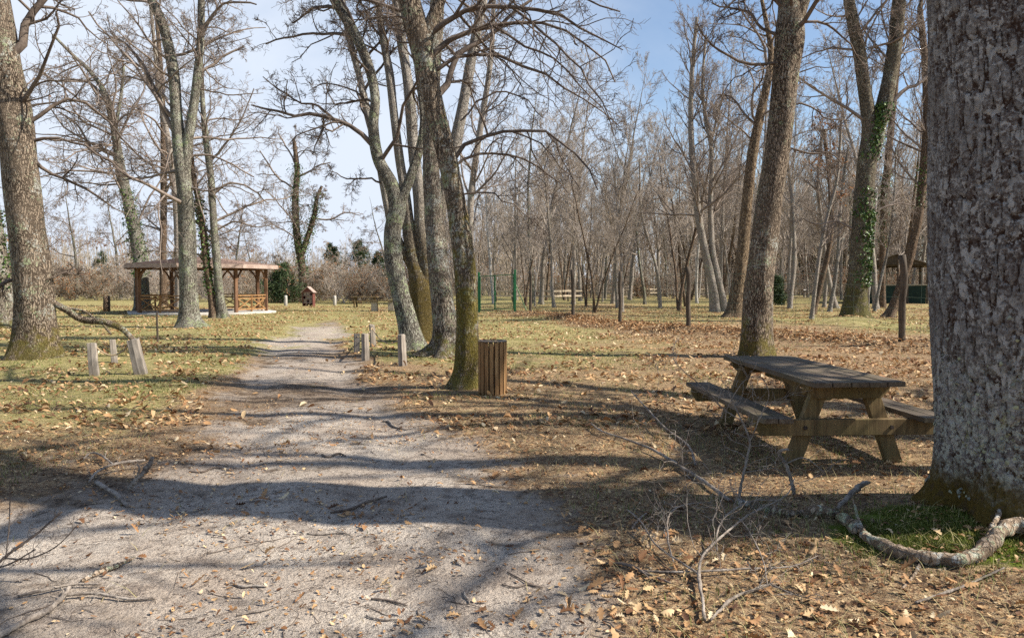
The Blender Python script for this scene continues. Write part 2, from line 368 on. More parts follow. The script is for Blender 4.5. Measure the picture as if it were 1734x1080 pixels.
def mesh_from(name, V, F, mat, smooth=True, tint=None):
    """V (n,3); F list of (m,k) index arrays"""
    me = bpy.data.meshes.new(name)
    V = np.asarray(V, np.float32); me.vertices.add(len(V)); me.vertices.foreach_set("co", V.ravel())
    F = [np.asarray(f, np.int32) for f in F if len(f)]
    nl = sum(f.size for f in F); npoly = sum(len(f) for f in F)
    me.loops.add(nl); me.loops.foreach_set("vertex_index", np.concatenate([f.ravel() for f in F]))
    tot = np.concatenate([np.full(len(f), f.shape[1], np.int32) for f in F])
    me.polygons.add(npoly); me.polygons.foreach_set("loop_start", np.concatenate(([0], np.cumsum(tot)[:-1])).astype(np.int32))
    me.polygons.foreach_set("use_smooth", np.full(npoly, smooth, bool))
    me.update(calc_edges=True)
    if tint is not None:
        a = me.attributes.new("tint", 'FLOAT', 'POINT'); a.data.foreach_set("value", np.asarray(tint, np.float32))
    me.materials.append(mat)
    return me


def link(name, me, parent=None, loc=None):
    o = bpy.data.objects.new(name, me); C.objects.link(o)
    if parent is not None: o.parent = parent
    if loc is not None: o.location = [float(v) for v in loc]
    return o


def tag(o, label=None, cat=None, group=None, kind=None):
    if label: o['label'] = label
    if cat: o['category'] = cat
    if group: o['group'] = group
    if kind: o['kind'] = kind
    return o


def thing(name, label, cat, loc=(0, 0, 0), rz=0.0, group=None):
    o = bpy.data.objects.new(name, None); C.objects.link(o); o.empty_display_size = 0.3
    o.location = [float(v) for v in loc]; o.rotation_euler = (0, 0, rz)
    return tag(o, label, cat, group)


def copy_thing(root, loc, rz=0.0, sc=1.0, label=None, group=None, tilt=(0, 0)):
    c = root.copy(); C.objects.link(c); c.location = [float(v) for v in loc]
    c.rotation_euler = (tilt[0], tilt[1], rz); c.scale = (sc, sc, sc)
    if label: c['label'] = label
    if group: c['group'] = group
    for ch in list(root.children):
        k = ch.copy(); C.objects.link(k); k.parent = c
        for g2 in list(ch.children):
            q = g2.copy(); C.objects.link(q); q.parent = k
    return c


class MB:
    """collects boxes, beams, tubes and lathed shapes for ONE mesh"""
    def __init__(s): s.v = []; s.f = {}; s.n = 0
    def add(s, V, faces):
        V = np.asarray(V, float); s.v.append(V)
        for f in faces: s.f.setdefault(len(f), []).append([i + s.n for i in f])
        s.n += len(V); return s
    def beam(s, p, q, w, h, up=(0, 0, 1)):
        p = np.array(p, float); q = np.array(q, float); d = q - p; d /= np.linalg.norm(d)
        up = np.array(up, float); sx = np.cross(d, up); sx /= np.linalg.norm(sx); uz = np.cross(sx, d)
        V = [e + sx * a * w / 2 + uz * b2 * h / 2 for e in (p, q) for a, b2 in ((-1, -1), (1, -1), (1, 1), (-1, 1))]
        return s.add(V, [(0, 1, 2, 3), (7, 6, 5, 4), (0, 4, 5, 1), (1, 5, 6, 2), (2, 6, 7, 3), (3, 7, 4, 0)])
    def box(s, c, size):
        c = np.array(c, float); sz = np.array(size, float) / 2
        return s.beam(c - (0, sz[1], 0), c + (0, sz[1], 0), size[0], size[2])
    def prism(s, outline, z0, z1):
        n = len(outline); V = [(x, y, z0) for x, y in outline] + [(x, y, z1) for x, y in outline]
        return s.add(V, [tuple(range(n))[::-1], tuple(range(n, 2 * n))] + [(i, (i + 1) % n, n + (i + 1) % n, n + i) for i in range(n)])
    def extrude(s, pts3, vec):
        n = len(pts3); P = np.array(pts3, float); V = np.vstack((P, P + np.array(vec, float)))
        return s.add(V, [tuple(range(n))[::-1], tuple(range(n, 2 * n))] + [(i, (i + 1) % n, n + (i + 1) % n, n + i) for i in range(n)])
    def tube(s, pts, rad, k=8, cap=True):
        V, Q = tube_arrays(np.asarray(pts, float)[None], np.broadcast_to(np.asarray(rad, float), (1, len(pts))).copy(), k)
        fs = [tuple(q) for q in Q]
        if cap:
            m = len(pts); fs += [tuple(range(k))[::-1], tuple((m - 1) * k + i for i in range(k))]
        return s.add(V, fs)
    def build(s, name, mat, parent=None, bevel=0.0, smooth=False, loc=None):
        me = mesh_from(name, np.vstack(s.v), [np.array(v) for v in s.f.values()], mat, smooth)
        o = link(name, me, parent, loc)
        if bevel > 0:
            m = o.modifiers.new("bevel", 'BEVEL'); m.width = bevel; m.segments = 2; m.limit_method = 'ANGLE'
        return o


def tube_arrays(P, Rd, k, lump=0.0, seed=0, flare=None):
    """P (M,n,3) polylines, Rd (M,n) radii -> verts, quads"""
    Mn, n, _ = P.shape
    T = np.empty_like(P); T[:, 1:-1] = P[:, 2:] - P[:, :-2]; T[:, 0] = P[:, 1] - P[:, 0]; T[:, -1] = P[:, -1] - P[:, -2]
    T /= np.linalg.norm(T, axis=2, keepdims=True) + 1e-9
    mean = P[:, -1] - P[:, 0]
    ref = np.where((np.abs(mean[:, 0]) < np.abs(mean[:, 1]))[:, None], np.array([[1.0, 0.05, 0.02]]), np.array([[0.05, 1.0, 0.02]]))
    ref = np.broadcast_to(ref[:, None], P.shape)
    U = ref - (ref * T).sum(2, keepdims=True) * T; U /= np.linalg.norm(U, axis=2, keepdims=True) + 1e-9
    W = np.cross(T, U)
    a = np.arange(k) * 2 * np.pi / k
    rr = np.broadcast_to(Rd[:, :, None], (Mn, n, k)).copy()
    if lump > 0 or flare:
        rg = np.random.default_rng(seed); seg = np.linalg.norm(np.diff(P, axis=1), axis=2)
        L = np.concatenate((np.zeros((Mn, 1)), np.cumsum(seg, 1)), 1)[:, :, None]
        q = 0
        for fr, am in ((2, .9), (3, .8), (5, .5), (7, .35)):
            q = q + am * np.sin(fr * a + L * rg.uniform(-2, 2) + rg.uniform(0, 6)) * np.sin(L * rg.uniform(1, 3) + rg.uniform(0, 6))
        rr = rr * (1 + lump * q)
        if flare:
            fa, fh, nr = flare; ph = rg.uniform(0, 6)
            rr = rr * (1 + fa * np.exp(-L / fh) * (0.75 + 0.45 * np.sin(nr * a + ph) + 0.25 * np.sin((nr - 2) * a + 2 * ph)))
    V = P[:, :, None, :] + rr[..., None] * (np.cos(a)[:, None] * U[:, :, None, :] + np.sin(a)[:, None] * W[:, :, None, :])
    idx = np.arange(Mn * n * k).reshape(Mn, n, k)
    A = idx[:, :-1, :]; Bq = idx[:, 1:, :]
    Q = np.stack((A, np.roll(A, -1, 2), np.roll(Bq, -1, 2), Bq), -1).reshape(-1, 4)
    return V.reshape(-1, 3), Q


def tubes_mesh(name, groups, mat):
    """groups: list of (P, R, k)"""
    Vs, Qs, o = [], [], 0
    for P, Rd, k in groups:
        if len(P) == 0: continue
        V, Q = tube_arrays(P, Rd, k); Vs.append(V); Qs.append(Q + o); o += len(V)
    return mesh_from(name, np.vstack(Vs), [np.vstack(Qs)], mat)


def smooth_poly(pts, n):
    """Catmull-Rom through pts (m,d) resampled to n points evenly by length"""
    P = np.asarray(pts, float); m = len(P)
    if m == 2:
        t = np.linspace(0, 1, n)[:, None]; return P[0] * (1 - t) + P[1] * t
    E = np.vstack((2 * P[0] - P[1], P, 2 * P[-1] - P[-2])); out = []
    for i in range(m - 1):
        a, b, c, d = E[i:i + 4]; t = np.linspace(0, 1, 12, endpoint=False)[:, None]
        out.append(0.5 * (2 * b + (c - a) * t + (2 * a - 5 * b + 4 * c - d) * t ** 2 + (3 * b - a - 3 * c + d) * t ** 3))
    Q = np.vstack(out + [P[-1:]])
    s = np.concatenate(([0], np.cumsum(np.linalg.norm(np.diff(Q[:, :3], axis=0), axis=1))))
    u = np.linspace(0, s[-1], n)
    return np.stack([np.interp(u, s, Q[:, j]) for j in range(Q.shape[1])], 1)


# ------------------------------------------------------------------ growing branches
def sprout(rg, P, D, L, Rd, n, wander, trop, end=0.3):
    k = len(P); pts = np.empty((k, n + 1, 3)); pts[:, 0] = P; d = D / (np.linalg.norm(D, axis=1, keepdims=True) + 1e-9); p = P.copy()
    for i in range(n):
        d = d + rg.normal(0, wander, (k, 3)); d[:, 2] += trop
        d /= np.linalg.norm(d, axis=1, keepdims=True); p = p + d * (L / n)[:, None]; pts[:, i + 1] = p
    return pts, Rd[:, None] * np.linspace(1, end, n + 1)[None]


def plen(P): return np.linalg.norm(np.diff(P, axis=1), axis=2).sum(1)


def offspring(rg, P, Rd, cnt, t0, t1, ang, asd, lr, rr, rmin, lmin=0.05, up=0.0, even=True):
    Mn, n, _ = P.shape; L = plen(P)
    k = np.full(Mn, cnt) if np.isscalar(cnt) else cnt
    idx = np.repeat(np.arange(Mn), k); tot = len(idx)
    t = rg.uniform(t0, t1, tot); f = t * (n - 1); i = np.minimum(f.astype(int), n - 2); w = (f - i)[:, None]
    A, Bp = P[idx, i], P[idx, i + 1]; pos = A * (1 - w) + Bp * w
    T = Bp - A; T /= np.linalg.norm(T, axis=1, keepdims=True) + 1e-9
    rnd = rg.normal(0, 1, (tot, 3)); rnd[:, 2] += up
    pr = rnd - (rnd * T).sum(1, keepdims=True) * T; pr /= np.linalg.norm(pr, axis=1, keepdims=True) + 1e-9
    an = np.radians(rg.normal(ang, asd, tot))[:, None]
    D = np.cos(an) * T + np.sin(an) * pr
    Lc = np.maximum(L[idx] * lr * (1.15 - 0.75 * t) * rg.uniform(0.55, 1.25, tot), lmin)
    rp = Rd[idx, i] * (1 - w[:, 0]) + Rd[idx, i + 1] * w[:, 0]
    return pos, D, Lc, np.maximum(rp * rr * rg.uniform(0.7, 1.1, tot), rmin)


STY = {
    # L1: count, angle, sd, length ratio, radius ratio, wander, trop ; then per level (count, angle, lr, wander, trop)
    'oak': dict(n1=13, a1=58, l1=0.36, w1=0.17, tr1=0.03, lv=[(7, 52, 0.52, 0.24, 0.02), (7, 50, 0.5, 0.28, 0.0), (5, 46, 0.5, 0.3, 0.0)]),
    'spread': dict(n1=11, a1=62, l1=0.42, w1=0.2, tr1=0.0, lv=[(8, 55, 0.5, 0.26, -0.01), (7, 52, 0.5, 0.3, -0.02), (4, 48, 0.5, 0.3, 0.0)]),
    'slim': dict(n1=24, a1=42, l1=0.27, w1=0.10, tr1=0.09, lv=[(9, 38, 0.45, 0.13, 0.07), (7, 36, 0.5, 0.14, 0.05)]),
    'slim_full': dict(n1=26, a1=40, l1=0.30, w1=0.11, tr1=0.08, lv=[(9, 36, 0.48, 0.12, 0.07), (6, 34, 0.52, 0.14, 0.05), (2, 35, 0.55, 0.15, 0.03)]),
    'birch': dict(n1=22, a1=45, l1=0.2, w1=0.1, tr1=0.03, lv=[(7, 40, 0.5, 0.14, -0.03), (6, 36, 0.5, 0.15, -0.06)]),
}


def grow(rg, S, SR, sty, t0, rmin, limbs=None, dens=1.0, levels=None, t1=0.98):
    """S (k,n,3) stems with radii SR -> groups of tubes for the crown, plus twig tips"""
    st = STY[sty]; out = []
    p, d, l, r = offspring(rg, S, SR, max(1, int(st['n1'] * dens)), t0, t1, st['a1'], 13, st['l1'], 0.55, rmin * 1.6, up=0.15)
    P, Q = sprout(rg, p, d, l, np.minimum(r, 0.0135 * l + rmin), 9, st['w1'], st['tr1'], 0.25)
    # stem ends keep dividing
    if limbs is not None and len(limbs[0]):
        P = np.concatenate((P, limbs[0])); Q = np.concatenate((Q, limbs[1]))
    out.append((P, Q, 6))
    lv = st['lv'] if levels is None else st['lv'][:levels]
    segs = [6, 4, 3]; sides = [4, 3, 3]
    for j, (c, a, lr, wa, tr) in enumerate(lv):
        p, d, l, r = offspring(rg, P, Q, c, 0.12, 1.0, a, 14, lr, 0.58, rmin * (1.25 if j == 0 else 1.0), lmin=0.12)
        P, Q = sprout(rg, p, d, l, r, segs[j], wa, tr, 0.45 if j < len(lv) - 1 else 0.6)
        Q = np.maximum(Q, rmin * 0.7)
        out.append((P, Q, sides[j]))
    return out


LEAF_IVY = np.array([(0, 0, 0), (-.42, .25, .06), (-.3, .62, .1), (0, 1.0, 0), (.3, .62, .1), (.42, .25, .06)])


def leaf_cloud(name, pos, nrm, size, mat, rg, parent=None, tint=None, spread=0.7, shape=LEAF_IVY, faces=((0, 1, 2, 3), (0, 3, 4, 5))):
    """many single leaves: pos (N,3), facing roughly nrm (N,3)"""
    N = len(pos)
    nn = nrm + rg.normal(0, spread, (N, 3)); nn /= np.linalg.norm(nn, axis=1, keepdims=True) + 1e-9
    t = rg.normal(0, 1, (N, 3)); t[:, 2] -= 0.4
    t -= (t * nn).sum(1, keepdims=True) * nn; t /= np.linalg.norm(t, axis=1, keepdims=True) + 1e-9
    b = np.cross(nn, t); sz = size * rg.uniform(0.6, 1.3, N)
    V = pos[:, None] + sz[:, None, None] * (shape[None, :, 0, None] * b[:, None] + shape[None, :, 1, None] * t[:, None] + shape[None, :, 2, None] * nn[:, None])
    k = len(shape); off = (np.arange(N) * k)[:, None, None]
    F = (np.array(faces)[None] + off).reshape(-1, len(faces[0]))
    tt = np.repeat(rg.uniform(0, 1, N) if tint is None else tint, k)
    o = link(name, mesh_from(name, V.reshape(-1, 3), [F], mat, False, tt), parent)
    if parent is not None: o['kind'] = 'stuff'
    return o


def around_tube(rg, P, Rd, N, t0, t1, off, side=None):
    n = len(P); t = rg.uniform(t0, t1, N) * (n - 1); i = np.minimum(t.astype(int), n - 2); w = (t - i)[:, None]
    c = P[i] * (1 - w) + P[i + 1] * w; r = Rd[i] * (1 - w[:, 0]) + Rd[i + 1] * w[:, 0]
    a = rg.uniform(0, 2 * np.pi, N) if side is None else rg.normal(side[0], side[1], N)
    nv = np.stack((np.cos(a), np.sin(a), np.zeros(N)), 1)
    return c + nv * (r + np.abs(rg.normal(0, off, N)))[:, None], nv


def tree(name, label, base, stems, mat, sty='oak', H=15.0, seed=1, t0=0.3, rmin=0.005, limbs=(), bare=(), lw=0.8, dens=1.0, k=20, n=60, lump=0.05,
         flare=(0.5, 0.28, 5), twig='twig', ivy=None, rust=0, group=None, levels=None, ydrift=0.0, cat='tree'):
    """base: photo pixel where the trunk meets the ground; stems: lists of (px, py, width in px); all in metres afterwards"""
    rg = np.random.default_rng(seed)
    b = gd(*base); Y = b[1]
    root = thing(name, label, cat, b, group=group)
    SP, SQ = [], []
    for si, s in enumerate(stems):
        dy = 0.0
        pts = []
        for j, (x, y, w) in enumerate(s):
            yy = Y + ydrift * j * (1 if si % 2 == 0 else -1) * (0.15)
            p = at(x, y, yy); pts.append((*p, w * yy / FPX / 2))
        pts = np.array(pts)
        if abs(s[0][1] - base[1]) < 22: pts[0, 2] = b[2] - 0.08          # rooted in the ground
        top = pts[-1]; d = pts[-1, :3] - pts[-2, :3]; d /= np.linalg.norm(d)
        if s[-1][1] < 60 and top[2] < H:                                 # carries on above the picture
            dd = d * 0.6 + np.array((rg.normal(0, .12), rg.normal(0, .12), 0.6)); dd /= np.linalg.norm(dd)
            e = []; p = top[:3].copy(); m = max(3, int((H - top[2]) / 1.1))
            for q in range(m):
                dd = dd + rg.normal(0, .09, 3); dd[2] += 0.05; dd /= np.linalg.norm(dd); p = p + dd * ((H - top[2]) / m)
                e.append((*p, max(top[3] * (1 - (q + 1) / (m + .3)), 0.012)))
            pts = np.vstack((pts, e))
        q = smooth_poly(pts, n); q[:, :3] -= b
        SP.append(q[:, :3]); SQ.append(np.maximum(q[:, 3], 0.006))
    SP = np.array(SP); SQ = np.array(SQ)
    Vs, Qs, o = [], [], 0
    for si in range(len(SP)):
        V, Q = tube_arrays(SP[si:si + 1], SQ[si:si + 1], k, lump, seed + si, flare if (si == 0 or abs(stems[si][0][1] - base[1]) < 22) else None)
        Vs.append(V); Qs.append(Q + o); o += len(V)
    for pl in bare:
        q = smooth_poly(np.array([(*at(x, y, Y + dy_), w * Y / FPX / 2) for (x, y, w, dy_) in pl]), 40); q[:, :3] -= b
        V, Q = tube_arrays(q[None, :, :3], q[None, :, 3], 14, 0.08, seed + 9); Vs.append(V); Qs.append(Q + o); o += len(V)
    link("trunk", mesh_from("trunk", np.vstack(Vs), [np.vstack(Qs)], M[mat]), root)
    LP, LQ = [], []
    for lm in limbs:
        dy = lm[0] if not isinstance(lm[0], tuple) else 0.0
        pl = lm[1:] if not isinstance(lm[0], tuple) else lm
        pts = np.array([(*(at(x, y, Y + dy * j / (len(pl) - 1))), w * Y / FPX / 2) for j, (x, y, w) in enumerate(pl)])
        q = smooth_poly(pts, 10); q[1:-1, :3] += rg.normal(0, 0.02, (8, 3)); q[:, :3] -= b
        LP.append(q[:, :3]); LQ.append(np.maximum(q[:, 3] * lw, rmin))
    groups = grow(rg, SP, SQ, sty, t0, rmin, (np.array(LP), np.array(LQ)) if LP else None, dens, levels)
    link("crown", tubes_mesh("crown", groups, M[twig]), root)
    if ivy:
        pp, nn_ = [], []
        for (si, a0, a1, N, off, *sd) in ivy:
            p_, n_ = around_tube(rg, SP[si], SQ[si], N, a0, a1, off, sd[0] if sd else None); pp.append(p_); nn_.append(n_)
        leaf_cloud("ivy", np.vstack(pp), np.vstack(nn_), 0.11, M['ivy'], rg, root)
    if rust:
        P = groups[-1][0]; sel = rg.integers(0, len(P), rust)
        leaf_cloud("foliage", P[sel, -1], rg.normal(0, 1, (rust, 3)), 0.11, M['rust_leaf'], rg, root, spread=1.0)
    return root, SP, SQ


# ------------------------------------------------------------------ GROUND: one sheet, finer near the camera
def build_ground():
    def axis(a, b, step, lo, hi, g=1.13):
        c = list(np.arange(a, b + 1e-6, step)); s = step; v = a; left = []
        while v > lo: s *= g; v -= s; left.append(v)
        s = step; v = b; right = []
        while v < hi: s *= g; v += s; right.append(v)
        return np.array(left[::-1] + c + right)
    xs = axis(-7.5, 7.5, 0.07, -500, 500, 1.045)
    ys = axis(1.5, 13, 0.06, -60, 900, 1.03)
    X, Yg = np.meshgrid(xs, ys); Z = gz(X, Yg)
    Z = np.where(Yg > 60, Z * np.exp(-(Yg - 60) / 60), Z)
    V = np.stack((X, Yg, Z), -1).reshape(-1, 3)
    nx, ny = len(xs), len(ys); idx = np.arange(nx * ny).reshape(ny, nx)
    F = np.stack((idx[:-1, :-1], idx[:-1, 1:], idx[1:, 1:], idx[1:, :-1]), -1).reshape(-1, 4)
    me = mesh_from("ground", V, [F], mat_ground())
    x, y = V[:, 0], V[:, 1]
    for nm, val in (("path", m_path(x, y)), ("grass", m_grass(x, y)), ("leaf", m_leaf(x, y)), ("moss", m_moss(x, y))):
        a = me.attributes.new(nm, 'FLOAT', 'POINT'); a.data.foreach_set("value", val.astype(np.float32))
    tag(link("ground", me), kind="structure", label="flat park ground with sandy track, thin turf and fallen leaves")


def m_path(x, y):
    s = path_sd(x, y); p = sstep(-1.1, 1.5, s)
    c = 0.5 * (np.interp(y, PATH_Y, PATH_L) + np.interp(y, PATH_Y, PATH_R))
    mid = np.exp(-((x - c) / 0.55) ** 2) * sstep(8.5, 12, y) * 0.24 + sstep(9.0, 10.8, y) * sstep(15, 12.0, y) * 0.12 + 0.34 * sstep(0.42, 0.68, fbm(x * 0.6, y * 0.8, 88, 4))
    return np.clip(p - mid, 0, 1)


def m_grass(x, y):
    g = 0.30 + 0.42 * sstep(11, 20, y) * sstep(5.5, -1, x) + 0.30 * sstep(-3.5, -6, x) * sstep(7, 11, y)
    g = g * (0.45 + 1.1 * fbm(x * 0.45, y * 0.4, 43, 3))
    g = np.maximum(g, 0.50 * sstep(24, 34, y) * (0.55 + 0.9 * fbm(x * 0.25, y * 0.18, 41, 3)))
    g = g + 0.9 * np.exp(-(((x + 0.2) / 2.2) ** 2 + ((y - 34.5) / 2.4) ** 2)) + 0.8 * np.exp(-(((x - 15.5) / 2.6) ** 2 + ((y - 30) / 5) ** 2))
    g = g - 0.35 * np.exp(-(dist_fence(x, y) / 1.6) ** 2) - 0.35 * sstep(3, 6, x) * sstep(22, 14, y) - 0.5 * sstep(-0.3, 0.5, path_sd(x, y))
    g = g - 0.45 * np.exp(-(((y - 52) / 7) ** 2)) * sstep(0, -4, x)
    return np.clip(g, 0, 1)


def m_leaf(x, y):
    l = 0.60 + 0.30 * sstep(1.5, 4, x) * sstep(26, 18, y) + 0.6 * np.exp(-(dist_fence(x, y) / 1.1) ** 2)
    l = l + 0.35 * np.exp(-(((y - 53) / 6) ** 2)) * sstep(0, -4, x) + 0.22 * sstep(24, 40, y) * sstep(0, 5, x)
    l = l - 0.45 * sstep(-0.2, 1.2, path_sd(x, y)) + 0.25 * np.exp(-(((x - 3.0) / 1.6) ** 2 + ((y - 6.2) / 0.5) ** 2))
    return np.clip(l, 0, 1)


def m_moss(x, y):
    return np.exp(-((x - 2.72) / 0.70) ** 2 - ((y - 4.75) / 0.45) ** 2) * 0.95 + np.exp(-((x - 3.1) / 0.75) ** 2 - ((y - 4.5) / 0.5) ** 2) * 0.7 + \
        0.55 * np.exp(-((x + 3.2) ** 2 + (y - 21) ** 2) / 1.5)


build_ground()

# ------------------------------------------------------------------ loose cover on the ground (nobody could count it)
OAK_T = np.array([0, .1, .2, .3, .42, .54, .66, .78, .9, 1.0]); OAK_W = np.array([.03, .05, .19, .09, .25, .11, .27, .12, .15, .0])


def scatter_pts(rg, N, ymin, ymax, dens, xlim=None, pw=1.0):
    """points on the ground, more per square metre near the camera (density ~ 1/Y**pw), kept with probability dens(x, y)"""
    u = rg.uniform(0, 1, N)
    a = 2 - pw
    y = (ymin ** a + u * (ymax ** a - ymin ** a)) ** (1 / a) if abs(a) > 1e-6 else ymin * (ymax / ymin) ** u
    x = rg.uniform(-1, 1, N) * (y * 0.80 + 1.2)
    k = rg.uniform(0, 1, N) < dens(x, y)
    return x[k], y[k]


def lay_leaves(name, x, y, size, rg, tvals, wv, lift=0.012, tint=None, label=None):
    N = len(x); T = len(tvals)
    yaw = rg.uniform(0, 2 * np.pi, N); t1 = rg.normal(0, 0.30, N); t2 = rg.normal(0, 0.30, N)
    curl = rg.normal(0.0, 0.30, N); cup = rg.normal(0.35, 0.55, N); sz = size * rg.uniform(0.6, 1.25, N)
    lx = tvals - 0.5
    asym = rg.uniform(0.75, 1.25, (N, 1))
    U = np.broadcast_to(lx[None, :, None], (N, T, 3)); W = np.stack((-wv[None] * asym, np.zeros((N, T)), wv[None] * (2 - asym)), 2)
    Zl = curl[:, None, None] * (U ** 2) * 1.6 + cup[:, None, None] * np.abs(W) + t1[:, None, None] * U + t2[:, None, None] * W
    ca, sa = np.cos(yaw)[:, None, None], np.sin(yaw)[:, None, None]; s = sz[:, None, None]
    Xw = x[:, None, None] + s * (U * ca - W * sa); Yw = y[:, None, None] + s * (U * sa + W * ca)
    Zl = Zl * s; Zl -= Zl.min(axis=(1, 2), keepdims=True)
    Zw = gz(x, y)[:, None, None] + Zl + lift * rg.uniform(0, 1, N)[:, None, None] + 0.003
    V = np.stack((Xw, Yw, Zw), -1).reshape(-1, 3)
    idx = np.arange(N * T * 3).reshape(N, T, 3)
    F = np.concatenate([np.stack((idx[:, :-1, j], idx[:, 1:, j], idx[:, 1:, j + 1], idx[:, :-1, j + 1]), -1).reshape(-1, 4) for j in (0, 1)])
    tt = np.repeat(np.clip(rg.normal(0.46, 0.28, N), 0, 1) if tint is None else tint, T * 3)
    return tag(link(name, mesh_from(name, V, [F], M['litter'], True, tt)), kind='stuff', label=label)


def build_cover():
    rg = np.random.default_rng(5)
    clump = lambda x, y, s: fbm(x * s, y * s, 77, 3)
    ld = lambda x, y: np.clip(sstep(0.30, 0.72, clump(x, y, 1.3)) * (m_leaf(x, y) * 1.15) + 0.03, 0, 1)
    x, y = scatter_pts(rg, 17000, 2.6, 9.0, lambda x, y: ld(x, y) * np.where(path_sd(x, y) > 0.2, 0.45 * sstep(0.45, 0.62, fbm(x * 0.8, y * 1.1, 55, 3)) + .08, 0.46))
    lay_leaves("near_leaf_litter", x, y, 0.074, rg, OAK_T, OAK_W, label="curled brown oak leaves strewn over the near ground")
    tb = np.array([0, .3, .7, 1.0]); wb = np.array([.04, .25, .23, .03])
    x, y = scatter_pts(rg, 170000, 8.5, 62, lambda x, y: ld(x, y) * np.where(path_sd(x, y) > 0.2, 0.15, 0.95) * sstep(63, 50, y), pw=0.70)
    lay_leaves("leaf_litter", x, y, 0.092, rg, tb, wb, label="carpet of tan and brown fallen leaves across the park")
    # broken leaf crumbs and straw near the camera
    x, y = scatter_pts(rg, 42000, 2.6, 11, lambda x, y: np.where(path_sd(x, y) > 0.3, 0.10 + 0.6 * sstep(0.45, 0.62, fbm(x * 0.8, y * 1.1, 55, 3)), 0.9) * (0.25 + 0.75 * clump(x + 9, y, 2.0)), pw=1.0)
    lay_leaves("leaf_crumbs", x, y, 0.026, rg, np.array([0, .5, 1.0]), np.array([.18, .3, .12]), lift=0.006, tint=np.clip(rg.normal(0.42, 0.28, len(x)), 0, 1), label="broken crumbs of brown leaf over the near soil")
    # leaves heaped along the fence
    N = 10000; seg = rg.integers(1, len(FENCE) - 2, N); t = rg.uniform(0, 1, N)
    a, b = FENCE[seg], FENCE[seg + 1]; p = a + (b - a) * t[:, None] + rg.normal(0, 0.6, (N, 2))
    keep = rg.uniform(0, 1, N) < sstep(0.25, 0.6, fbm(p[:, 0], p[:, 1], 9, 3)); p = p[keep]
    lay_leaves("leaf_heap", p[:, 0], p[:, 1], 0.10, rg, tb, wb, lift=0.10, tint=np.clip(rg.normal(0.44, 0.22, len(p)), 0, 1),
               label="bank of red brown leaves blown against the wire fence")
    # grass
    def blades(name, x, y, h, w, mat, tint, label, lean=0.35):
        N = len(x); yaw = rg.uniform(0, 2 * np.pi, N); hh = h * rg.uniform(0.5, 1.3, N); ln = np.abs(rg.normal(lean, 0.25, N))
        c, s = np.cos(yaw), np.sin(yaw); z = gz(x, y) - 0.005
        ww = w * rg.uniform(0.7, 1.3, N) * 0.5
        V = np.empty((N, 5, 3))
        for j, (f, wd) in enumerate(((0, 1), (0.55, 0.8))):
            ox = c * ln * hh * f * f; oy = s * ln * hh * f * f; zz = z + hh * f
            V[:, 2 * j] = np.stack((x + ox - s * ww * wd, y + oy + c * ww * wd, zz), 1)
            V[:, 2 * j + 1] = np.stack((x + ox + s * ww * wd, y + oy - c * ww * wd, zz), 1)
        V[:, 4] = np.stack((x + c * ln * hh, y + s * ln * hh, z + hh), 1)
        o = (np.arange(N) * 5)[:, None]
        tag(link(name, mesh_from(name, V.reshape(-1, 3), [o + np.array([[0, 1, 3, 2]]), o + np.array([[2, 3, 4]])], M[mat], True, np.repeat(tint, 5))), kind='stuff', label=label)
    gdn = lambda x, y: np.clip(sstep(0.42, 0.72, clump(x + 40, y, 1.1)) * (m_grass(x, y) * 1.6 + 0.14), 0, 1) * np.where(path_sd(x, y) > 0.1, 0.02, 1)
    x, y = scatter_pts(rg, 90000, 3.0, 12, gdn)
    blades("grass", x, y, 0.05, 0.005, 'grass', np.clip(rg.normal(0.66, 0.3, len(x)), 0, 1), "sparse short grass between the leaves near the track")
    x, y = scatter_pts(rg, 260000, 11, 52, gdn, pw=0.8)
    blades("thin_turf", x, y, 0.048, 0.012, 'grass', np.clip(rg.normal(0.70, 0.27, len(x)), 0, 1), "thin green and straw turf stretching across the park", 0.5)
    # pale dead straws lying flat
    x, y = scatter_pts(rg, 22000, 3.0, 14, lambda x, y: np.where(path_sd(x, y) > 0.1, 0.05, 0.8) * (0.3 + 0.7 * clump(x, y + 5, 1.7)))
    blades("straw", x, y, 0.07, 0.0035, 'grass', np.clip(rg.normal(0.95, 0.1, len(x)), 0, 1), "dry pale straws lying between leaves near the track", 2.6)
    # green moss cushion at the foot of the big trunk
    N = 26000; x = rg.normal(2.65, 0.55, N); y = rg.normal(4.70, 0.33, N)
    k = (m_moss(x, y) + (fbm(x * 4, y * 4, 3) - 0.5) * 1.3 > 0.5); x, y = x[k], y[k]
    blades("moss", x, y, 0.022, 0.006, 'moss', np.clip(rg.normal(0.5, 0.25, len(x)) + 0.5 * (rg.uniform(0, 1, len(x)) > .85), 0, 1), "bright green moss cushion at the foot of the nearest trunk", 0.7)
    # specks: bits of twig and bark all over the track
    def bits(name, x, y, L, r, n, label, mat='twig_near'):
        N = len(x); yaw = rg.uniform(0, 2 * np.pi, N); LL = L * rg.lognormal(0, 0.55, N)
        P = np.stack((x, y, gz(x, y) + r * 1.0), 1); D = np.stack((np.cos(yaw), np.sin(yaw), rg.normal(0, .06, N)), 1)
        pts, rr = sprout(rg, P, D, LL, r * rg.uniform(0.5, 1.4, N), n, 0.16, 0.0, 0.6)
        pts[:, :, 2] = gz(pts[:, :, 0], pts[:, :, 1]) + rr * 0.8 + np.abs(rg.normal(0, 0.004, rr.shape))
        tag(link(name, tubes_mesh(name, [(pts, rr, 4)], M[mat])), kind='stuff', label=label)
    x, y = scatter_pts(rg, 16000, 2.6, 12, lambda x, y: np.where(path_sd(x, y) > -0.4, 0.9, 0.5), pw=1.2)
    bits("twig_litter", x, y, 0.035, 0.0016, 3, "tiny twig and bark crumbs scattered over the track")
